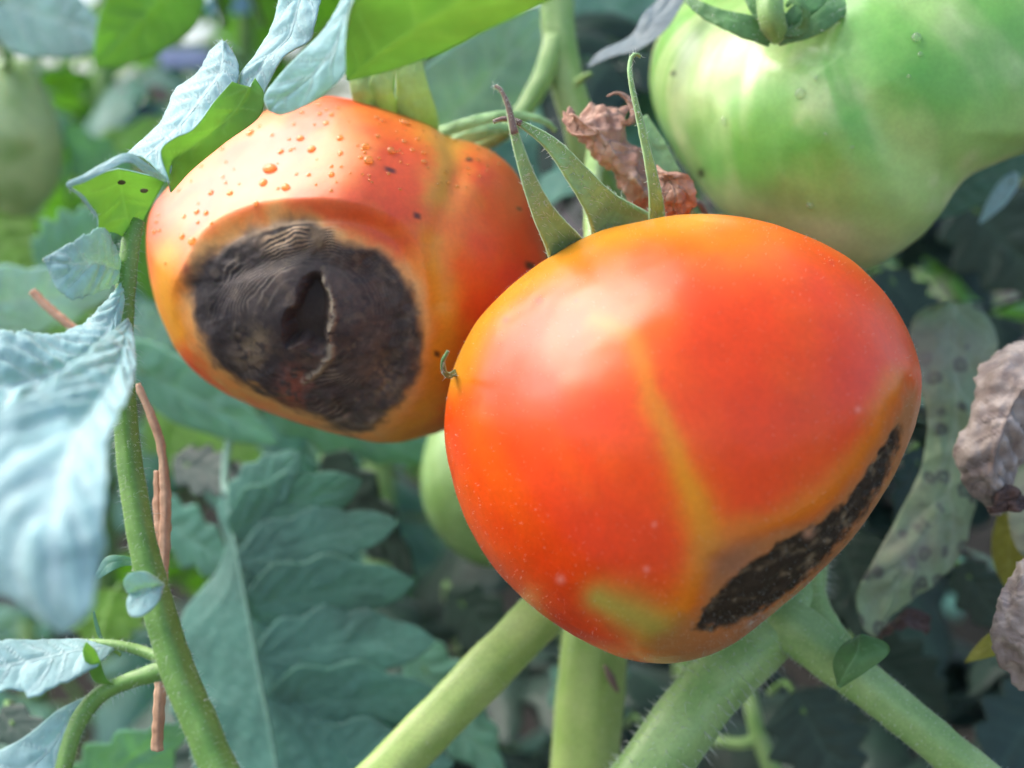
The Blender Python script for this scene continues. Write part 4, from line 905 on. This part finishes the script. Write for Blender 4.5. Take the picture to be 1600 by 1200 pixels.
# ------------------------------------------------------------------ leaves further back, one by one
bgL = [
 # base, tip, half width, label, top, bottom, options
 ((-40, -10, 30), (175, 60, 29), 75, 'blurred teal leaf in the top left corner', 'leaf_sky_pale', 'leaf_under', dict(tilt=-25, seed=101, nl=2, depth=.1)),
 ((300, -60, 27), (150, 108, 26), 68, 'bright green blurred leaf underside at top left', 'leaf_teal', 'leaf_under', dict(tilt=30, under=True, seed=102, nl=2, depth=.05)),
 ((360, -60, 29), (180, 85, 29), 60, 'soft blue-green leaf beside the bright green one at top left', 'leaf_sky_pale', 'leaf_under', dict(tilt=-40, seed=103, nl=2, depth=.1)),
 ((215, 330, 36), (100, 195, 35), 52, 'blurred teal leaf behind the folded leaf on the left', 'leaf_teal', 'leaf_under', dict(tilt=-20, seed=104)),
 ((100, 300, 40), (260, 180, 38), 45, 'small bright green leaf spot behind the folded leaf', 'leaf_under', 'leaf_under', dict(tilt=10, under=True, seed=105, nl=2)),
 ((60, 420, 30), (190, 330, 29), 60, 'teal leaf behind the small left lobe of the compound leaf', 'leaf_teal', 'leaf_under', dict(tilt=-10, seed=106)),
 ((-60, 480, 27), (180, 450, 26), 62, 'blurred teal leaf across the left edge behind the pale leaflets', 'leaf_sky_pale', 'leaf_under', dict(tilt=-30, seed=107, depth=.2)),
 ((-50, 300, 36), (60, 440, 35), 60, 'yellow-green blurred leaf at the left edge', 'leaf_yellow', 'leaf_under', dict(tilt=20, under=True, seed=108, nl=3)),
 ((240, 470, 29), (225, 330, 28), 40, 'bright green leaf strip between stalk and rotted tomato', 'leaf_teal', 'leaf_under', dict(tilt=20, under=True, seed=109, nl=2)),
 ((180, 560, 28), (440, 690, 26), 70, 'shaded teal leaf running down right under the rotted tomato', 'leaf_teal', 'leaf_under', dict(tilt=-35, seed=110, nl=2, depth=.1)),
 ((290, 480, 30), (200, 560, 29), 48, 'green leaf lobe between the leaf stalk and the rotted tomato', 'leaf_sky_pale', 'leaf_under', dict(tilt=20, seed=111)),
 ((400, 620, 30), (700, 720, 29), 60, 'pale teal leaf under the belly of the rotted tomato', 'leaf_teal', 'leaf_under', dict(tilt=-20, seed=112)),
 ((230, 640, 36), (420, 740, 35), 75, 'sunlit light green blurred leaf under the rotted tomato', 'leaf_yellow', 'leaf_under', dict(tilt=20, under=True, seed=113)),
 ((240, 800, 28), (380, 900, 27), 62, 'blue-green leaf right of the dry stalk', 'leaf_teal', 'leaf_under', dict(tilt=-25, seed=114)),
 ((270, 720, 27), (400, 760, 26), 45, 'dark green leaf tip above the large shaded leaf', 'leaf_shade_dark', 'leaf_shade_dark', dict(tilt=20, seed=115)),
 ((180, 920, 28), (150, 1020, 27), 70, 'light green blurred leaf behind the leaf fork', 'leaf_yellow', 'leaf_under', dict(tilt=10, under=True, seed=116)),
 ((120, 1250, 24), (290, 1130, 23), 70, 'dull teal leaf at the bottom edge left of the green stalk', 'leaf_teal', 'leaf_under', dict(tilt=-20, seed=117)),
 ((500, 720, 28), (650, 900, 27), 90, 'dark leaf in the shade below the pale green hidden tomato', 'leaf_shade_dark', 'leaf_shade_dark', dict(tilt=-45, seed=118)),
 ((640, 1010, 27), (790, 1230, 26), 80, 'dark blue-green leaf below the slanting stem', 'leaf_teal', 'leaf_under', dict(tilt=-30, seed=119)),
 ((700, 920, 30), (830, 1060, 29), 60, 'small dark leaf in the shade behind the slanting stem', 'leaf_shade_dark', 'leaf_shade_dark', dict(tilt=-20, seed=120)),
 ((960, 1010, 29), (860, 1110, 28), 60, 'blue-green leaf between slanting stem and upright stem', 'leaf_teal', 'leaf_under', dict(tilt=-30, seed=121)),
 ((640, 260, 29), (880, 0, 28), 95, 'large pale teal leaf behind the fuzzy upright stem', 'leaf_sky_pale', 'leaf_under', dict(tilt=-35, seed=122, nl=2, depth=.1)),
 ((1080, 160, 30), (700, 280, 29), 90, 'wide teal leaf across the gap behind the sepals', 'leaf_teal', 'leaf_under', dict(tilt=-25, seed=123, nl=3, depth=.15)),
 ((900, -40, 32), (1080, 130, 31), 110, 'teal leaf in the gap beside the green tomato', 'leaf_teal', 'leaf_under', dict(tilt=-20, seed=124, nl=3, depth=.2)),
 ((690, 120, 31), (640, 210, 30), 50, 'bright green leaf spot right of the rotted tomato calyx', 'leaf_teal', 'leaf_under', dict(tilt=20, under=True, seed=125, nl=2)),
 ((960, 210, 28), (830, 330, 27), 55, 'dull leaf behind the two crossed sepals', 'leaf_teal', 'leaf_under', dict(tilt=-40, seed=126)),
 ((1075, 225, 27), (940, 360, 26), 60, 'dark leaf behind the dry brown leaf', 'leaf_shade_dark', 'leaf_under', dict(tilt=-30, seed=127)),
 ((1420, 330, 26), (1640, 235, 25), 42, 'dark leaf under the right lobe of the green tomato', 'leaf_teal', 'leaf_shade_dark', dict(tilt=-20, seed=128, nl=3, depth=.15)),
 ((1590, 270, 24), (1530, 350, 24), 16, 'narrow pale leaf tip at the right edge below the green tomato', 'leaf_sky_pale', 'leaf_shade_dark', dict(tilt=10, seed=129, nl=2, depth=.05)),
 ((1500, 300, 30), (1650, 470, 29), 90, 'dark leaf in deep shade at the right edge', 'leaf_shade_dark', 'leaf_shade_dark', dict(tilt=-20, seed=130)),
 ((1380, 420, 29), (1470, 540, 28), 70, 'dark leaf in deep shade right of the front tomato shoulder', 'leaf_shade_dark', 'leaf_shade_dark', dict(tilt=30, seed=131)),
 ((1300, 800, 25), (1360, 1010, 24), 70, 'dark green leaf between the front tomato and the spotted leaf', 'leaf_shade_dark', 'leaf_shade_dark', dict(tilt=-30, seed=132)),
 ((1440, 700, 24), (1400, 830, 23.5), 34, 'narrow dark green leaf behind the rotten edge', 'leaf_shade_dark', 'leaf_shade_dark', dict(tilt=10, seed=133)),
 ((1500, 880, 25), (1580, 1000, 25), 45, 'dull green leaf in the gap left of the crinkled brown leaf', 'leaf_shade_dark', 'leaf_shade_dark', dict(tilt=-20, seed=134)),
 ((1340, 1000, 26), (1480, 1130, 26), 80, 'dark leaf behind the small folded leaflet', 'leaf_shade_dark', 'leaf_shade_dark', dict(tilt=-30, seed=135)),
 ((1240, 1080, 24), (1330, 1260, 23.5), 85, 'dark leaf under the side branch of the forked stem', 'leaf_shade_dark', 'leaf_shade_dark', dict(tilt=-10, seed=136)),
 ((1640, 1080, 25), (1540, 1230, 24), 80, 'dark leaf in the bottom right corner', 'leaf_shade_dark', 'leaf_shade_dark', dict(tilt=-20, seed=137)),
 ((1000, 1130, 27), (1110, 1250, 26), 60, 'dark leaf between upright stem and forked stem', 'leaf_shade_dark', 'leaf_shade_dark', dict(tilt=-20, seed=138)),
 ((0, 1110, 22), (110, 1230, 21), 40, 'dark green leaf in the bottom left corner', 'leaf_shade_dark', 'leaf_under', dict(tilt=10, seed=139)),
]
for b, e, wd, lab, tp, bt, kw in bgL:
    leaf_thing(b, e, wd, lab, tp, bt, puff=.06, **kw)
dg = thing('tomato_leaf', 'dull blue-grey curled leaf touching the left side of the green tomato', 'leaf', P(1080, -40, 21))
blade('blade', [(917, 104, 21.4), (938, 80, 21.4), (985, 56, 21.3), (1004, 22, 21.2), (1030, -4, 21.2), (1060, -50, 21.2)], None, [(918, 106, 21.4), (958, 88, 21.2), (1000, 76, 21), (1040, 46, 20.9), (1066, 6, 20.9), (1095, -40, 20.9)], 'leaf_dull', 'leaf_dull', dg, puff=.04, seed=61, nvein=5)

# ------------------------------------------------------------------ plants and ground behind
def leaf_mesh(seed):
    r = random.Random(seed); parts = []; L = r.uniform(9, 13)
    def one(o, d, ln, wd, sd_):
        n = 20; u = np.linspace(0, 1, n); d = np.array(d) / np.linalg.norm(d)
        sdv = np.array([-d[1], d[0], 0]); sdv /= np.linalg.norm(sdv)
        m = np.array(o) + np.outer(u * ln, d) + np.outer(np.sin(np.pi * u) * .12 * ln - u ** 2 * .3 * ln, [0, 0, 1])
        hw = (wd * lobe_w(u, 3, .35))[:, None]
        dr = np.array([0, 0, -.25])
        return sheet(m - (sdv - dr) * hw, m, m + (sdv + dr) * hw, puff=.06, nvein=5, nv=5, seed=sd_)
    parts.append(one((0, L * .55, 0), (0, 1, -.2), L * .5, L * .17, seed))
    for k, f in enumerate((.25, .45)):
        for sg in (-1, 1):
            parts.append(one((0, L * f, 0), (sg * .95, .55, -.1 + .2 * r.random()), L * r.uniform(.3, .42), L * .12, seed + k))
    Vs, Fs, ms_, vs = [], [], [], []; o = 0
    for V, F, mi, vv, N in parts: Vs.append(V); Fs.append(F + o); ms_.append(mi); vs.append(vv); o += len(V)
    pth = cr([(0, -.4 * L, -.3 * L), (0, 0, 0), (0, L * .6, .0)], 14); v, f, _ = tube(pth, np.linspace(.16, .06, 14), 6)
    Vs.append(v); q = f[0] + o; tcap = f[1] + o
    F4 = np.vstack(Fs + [q]); mi = np.concatenate(ms_ + [np.full(len(q), 2), np.full(len(tcap), 2)]); vv = np.concatenate(vs + [np.zeros(len(v))])
    return np.vstack(Vs), [F4, tcap], mi, vv
LEAVES = {}
for key, mats in (('lit', ('leaf_teal', 'leaf_under', 'stem_green')), ('dim', ('leaf_shade_dark', 'leaf_shade_dark', 'leaf_shade_dark'))):  # dim set: leaves with shade painted into their colour
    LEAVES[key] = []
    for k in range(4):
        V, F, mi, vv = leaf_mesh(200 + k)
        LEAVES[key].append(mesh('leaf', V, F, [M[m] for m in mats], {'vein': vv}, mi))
def plant(x, y, h, nleaf, label, seed, key, zmin=6, spread=4):
    r = random.Random(seed)
    o = thing('tomato_plant', label, 'plant', (x, y, 0))
    pth = cr([(x, y, -.5), (x + r.uniform(-2, 2), y + r.uniform(-2, 2), h * .4), (x + r.uniform(-4, 4), y + r.uniform(-2, 4), h)], 40)
    v, f, nn = tube(pth, np.linspace(.7, .3, 40), 12); put('stem', v, f, M['stem_grey'], o)
    for k in range(nleaf):
        t_ = (k + r.random()) / nleaf; z = zmin + (h - zmin) * t_
        q = pth[int(np.clip(z / h * 39, 0, 39))]
        lo = bpy.data.objects.new('leaf', r.choice(LEAVES[key])); col.objects.link(lo); lo.parent = o
        a = k * 2.4 + r.uniform(-.5, .5)
        off = np.array([-math.sin(a), math.cos(a), 0]) * r.uniform(.5, 1) * spread
        lo.location = (q + off - np.array([x, y, 0])) * .01
        lo.rotation_euler = (r.uniform(-.7, .35), r.uniform(-.4, .4), a); sc_ = r.uniform(.75, 1.15); lo.scale = (sc_,) * 3
    return o
plant(-17, 48, 62, 26, 'tomato plant far behind at left, seen above the rotted tomato', 1, 'lit')
plant(-4, 52, 70, 30, 'tomato plant far behind the middle, seen over the crossed sepals', 2, 'lit')
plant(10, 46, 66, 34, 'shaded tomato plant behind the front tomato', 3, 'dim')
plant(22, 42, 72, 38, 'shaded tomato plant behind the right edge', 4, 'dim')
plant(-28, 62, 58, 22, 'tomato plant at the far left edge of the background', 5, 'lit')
plant(6, 37, 84, 40, 'tall tomato plant added behind the dry brown leaf, its canopy shading the right background', 9, 'dim', 46, 5)  # crown above the view, added to shade the right background
plant(-5, 40, 86, 34, 'tall tomato plant added behind the fuzzy upright stem, its canopy blocking light from the left', 10, 'lit', 54, 5)  # leaves start over the view, added as a light blocker
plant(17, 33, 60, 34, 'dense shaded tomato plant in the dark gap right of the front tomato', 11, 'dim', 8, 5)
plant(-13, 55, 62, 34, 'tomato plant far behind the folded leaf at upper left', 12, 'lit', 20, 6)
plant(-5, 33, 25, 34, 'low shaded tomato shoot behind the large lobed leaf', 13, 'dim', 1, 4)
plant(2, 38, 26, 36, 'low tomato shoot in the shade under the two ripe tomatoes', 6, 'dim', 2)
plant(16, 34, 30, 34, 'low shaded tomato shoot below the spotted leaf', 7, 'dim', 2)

# far-off greenery closing the view, reads as one mass
Vs, Fs, mi_, vs = [], [], [], []; o = 0
LV, LF, Lmi, Lvv = leaf_mesh(300)
r = np.random.default_rng(4)
quads, tris, miq, mit = [], [], [], []
nq = len(LF[0])
for k in range(420):
    x = r.uniform(-150, 160); y = r.uniform(85, 190); z = r.uniform(0, 95)
    a, b, c = r.uniform(0, 6.28), r.uniform(-.8, .5), r.uniform(-.5, .5); sc_ = r.uniform(1.1, 2.2)
    Rz = np.array([[math.cos(a), -math.sin(a), 0], [math.sin(a), math.cos(a), 0], [0, 0, 1]]); Rx = np.array([[1, 0, 0], [0, math.cos(b), -math.sin(b)], [0, math.sin(b), math.cos(b)]])
    Vs.append(LV @ (Rz @ Rx).T * sc_ + [x, y, z]); quads.append(LF[0] + o); tris.append(LF[1] + o); miq.append(Lmi[:nq]); mit.append(Lmi[nq:]); vs.append(Lvv); o += len(LV)
fo = put('foliage', np.vstack(Vs), [np.vstack(quads), np.vstack(tris)], [M['leaf_teal'], M['leaf_under'], M['stem_green']], loc=(0, 130, 0), attrs={'vein': np.concatenate(vs)}, mi=np.concatenate(miq + mit))
tag(fo, 'far blurred mass of green garden foliage', 'foliage', kind='stuff')

# coloured blurs of garden things seen through the gap at top left
def slab(name, c, w_, h_, dpt, mat, label, cat):
    pts = []
    v = SV.copy(); v = np.sign(v) * np.abs(v) ** .35
    cc = P(*c); o = put(name, cc + v * np.array([w_, dpt, h_]) * K * c[2] / 2, SF, M[mat], loc=cc)
    return tag(o, label, cat)
slab('board', (214, 180, 46), 70, 34, 30, 'blue_paint', 'blue blurred band seen through the gap above the folded leaf', 'board')
slab('blossom', (200, 148, 45), 28, 24, 24, 'rose_paint', 'pink blurred spot right above the blue band', 'blossom')
slab('blossom', (248, 145, 45), 30, 28, 24, 'rose_paint', 'dusky pink blurred spot beside the folded leaf', 'blossom')
slab('blossom', (245, 75, 45), 28, 26, 24, 'lilac_paint', 'pale mauve blurred spot highest in the top left gap', 'blossom')
slab('board', (292, 92, 45), 80, 30, 24, 'lilac_paint', 'lilac blurred band left of the folded leaf tip', 'board')
slab('board', (358, 8, 46), 70, 28, 24, 'sky_paint', 'light blue blurred patch at the top edge', 'board')

# soil: one sheet out to the horizon, finely uneven near the plants
n = 90; g = np.sign(np.linspace(-1, 1, n)) * np.abs(np.linspace(-1, 1, n)) ** 3 * 8000
X, Y = np.meshgrid(g, g, indexing='ij'); Z = 1.6 * (fbm(np.stack([X.ravel() / 9, Y.ravel() / 9, X.ravel() * 0], -1), 2, 3) - .5)
gd = put('ground', np.stack([X.ravel(), Y.ravel() + 60, Z], -1), grid_faces(n, n), M['soil'], loc=(0, 0, 0))
gd['kind'] = 'structure'; gd['label'] = 'dark garden soil under the tomato plants'

bounce_ground = put('path', np.array([[-400, -500, .8], [400, -500, .8], [400, -8, .8], [-400, -8, .8], [-400, -500, -4], [400, -500, -4], [400, -8, -4], [-400, -8, -4]], float),  # out of view, added so its pale top throws fill light upward
            np.array([[0, 1, 2, 3], [0, 3, 7, 4], [3, 2, 6, 7], [2, 1, 5, 6], [1, 0, 4, 5]]), M['gravel'], loc=(0, -200, 0), smooth=False)
bounce_ground['kind'] = 'structure'; bounce_ground['label'] = 'unseen pale gravel added behind the camera to bounce light up'
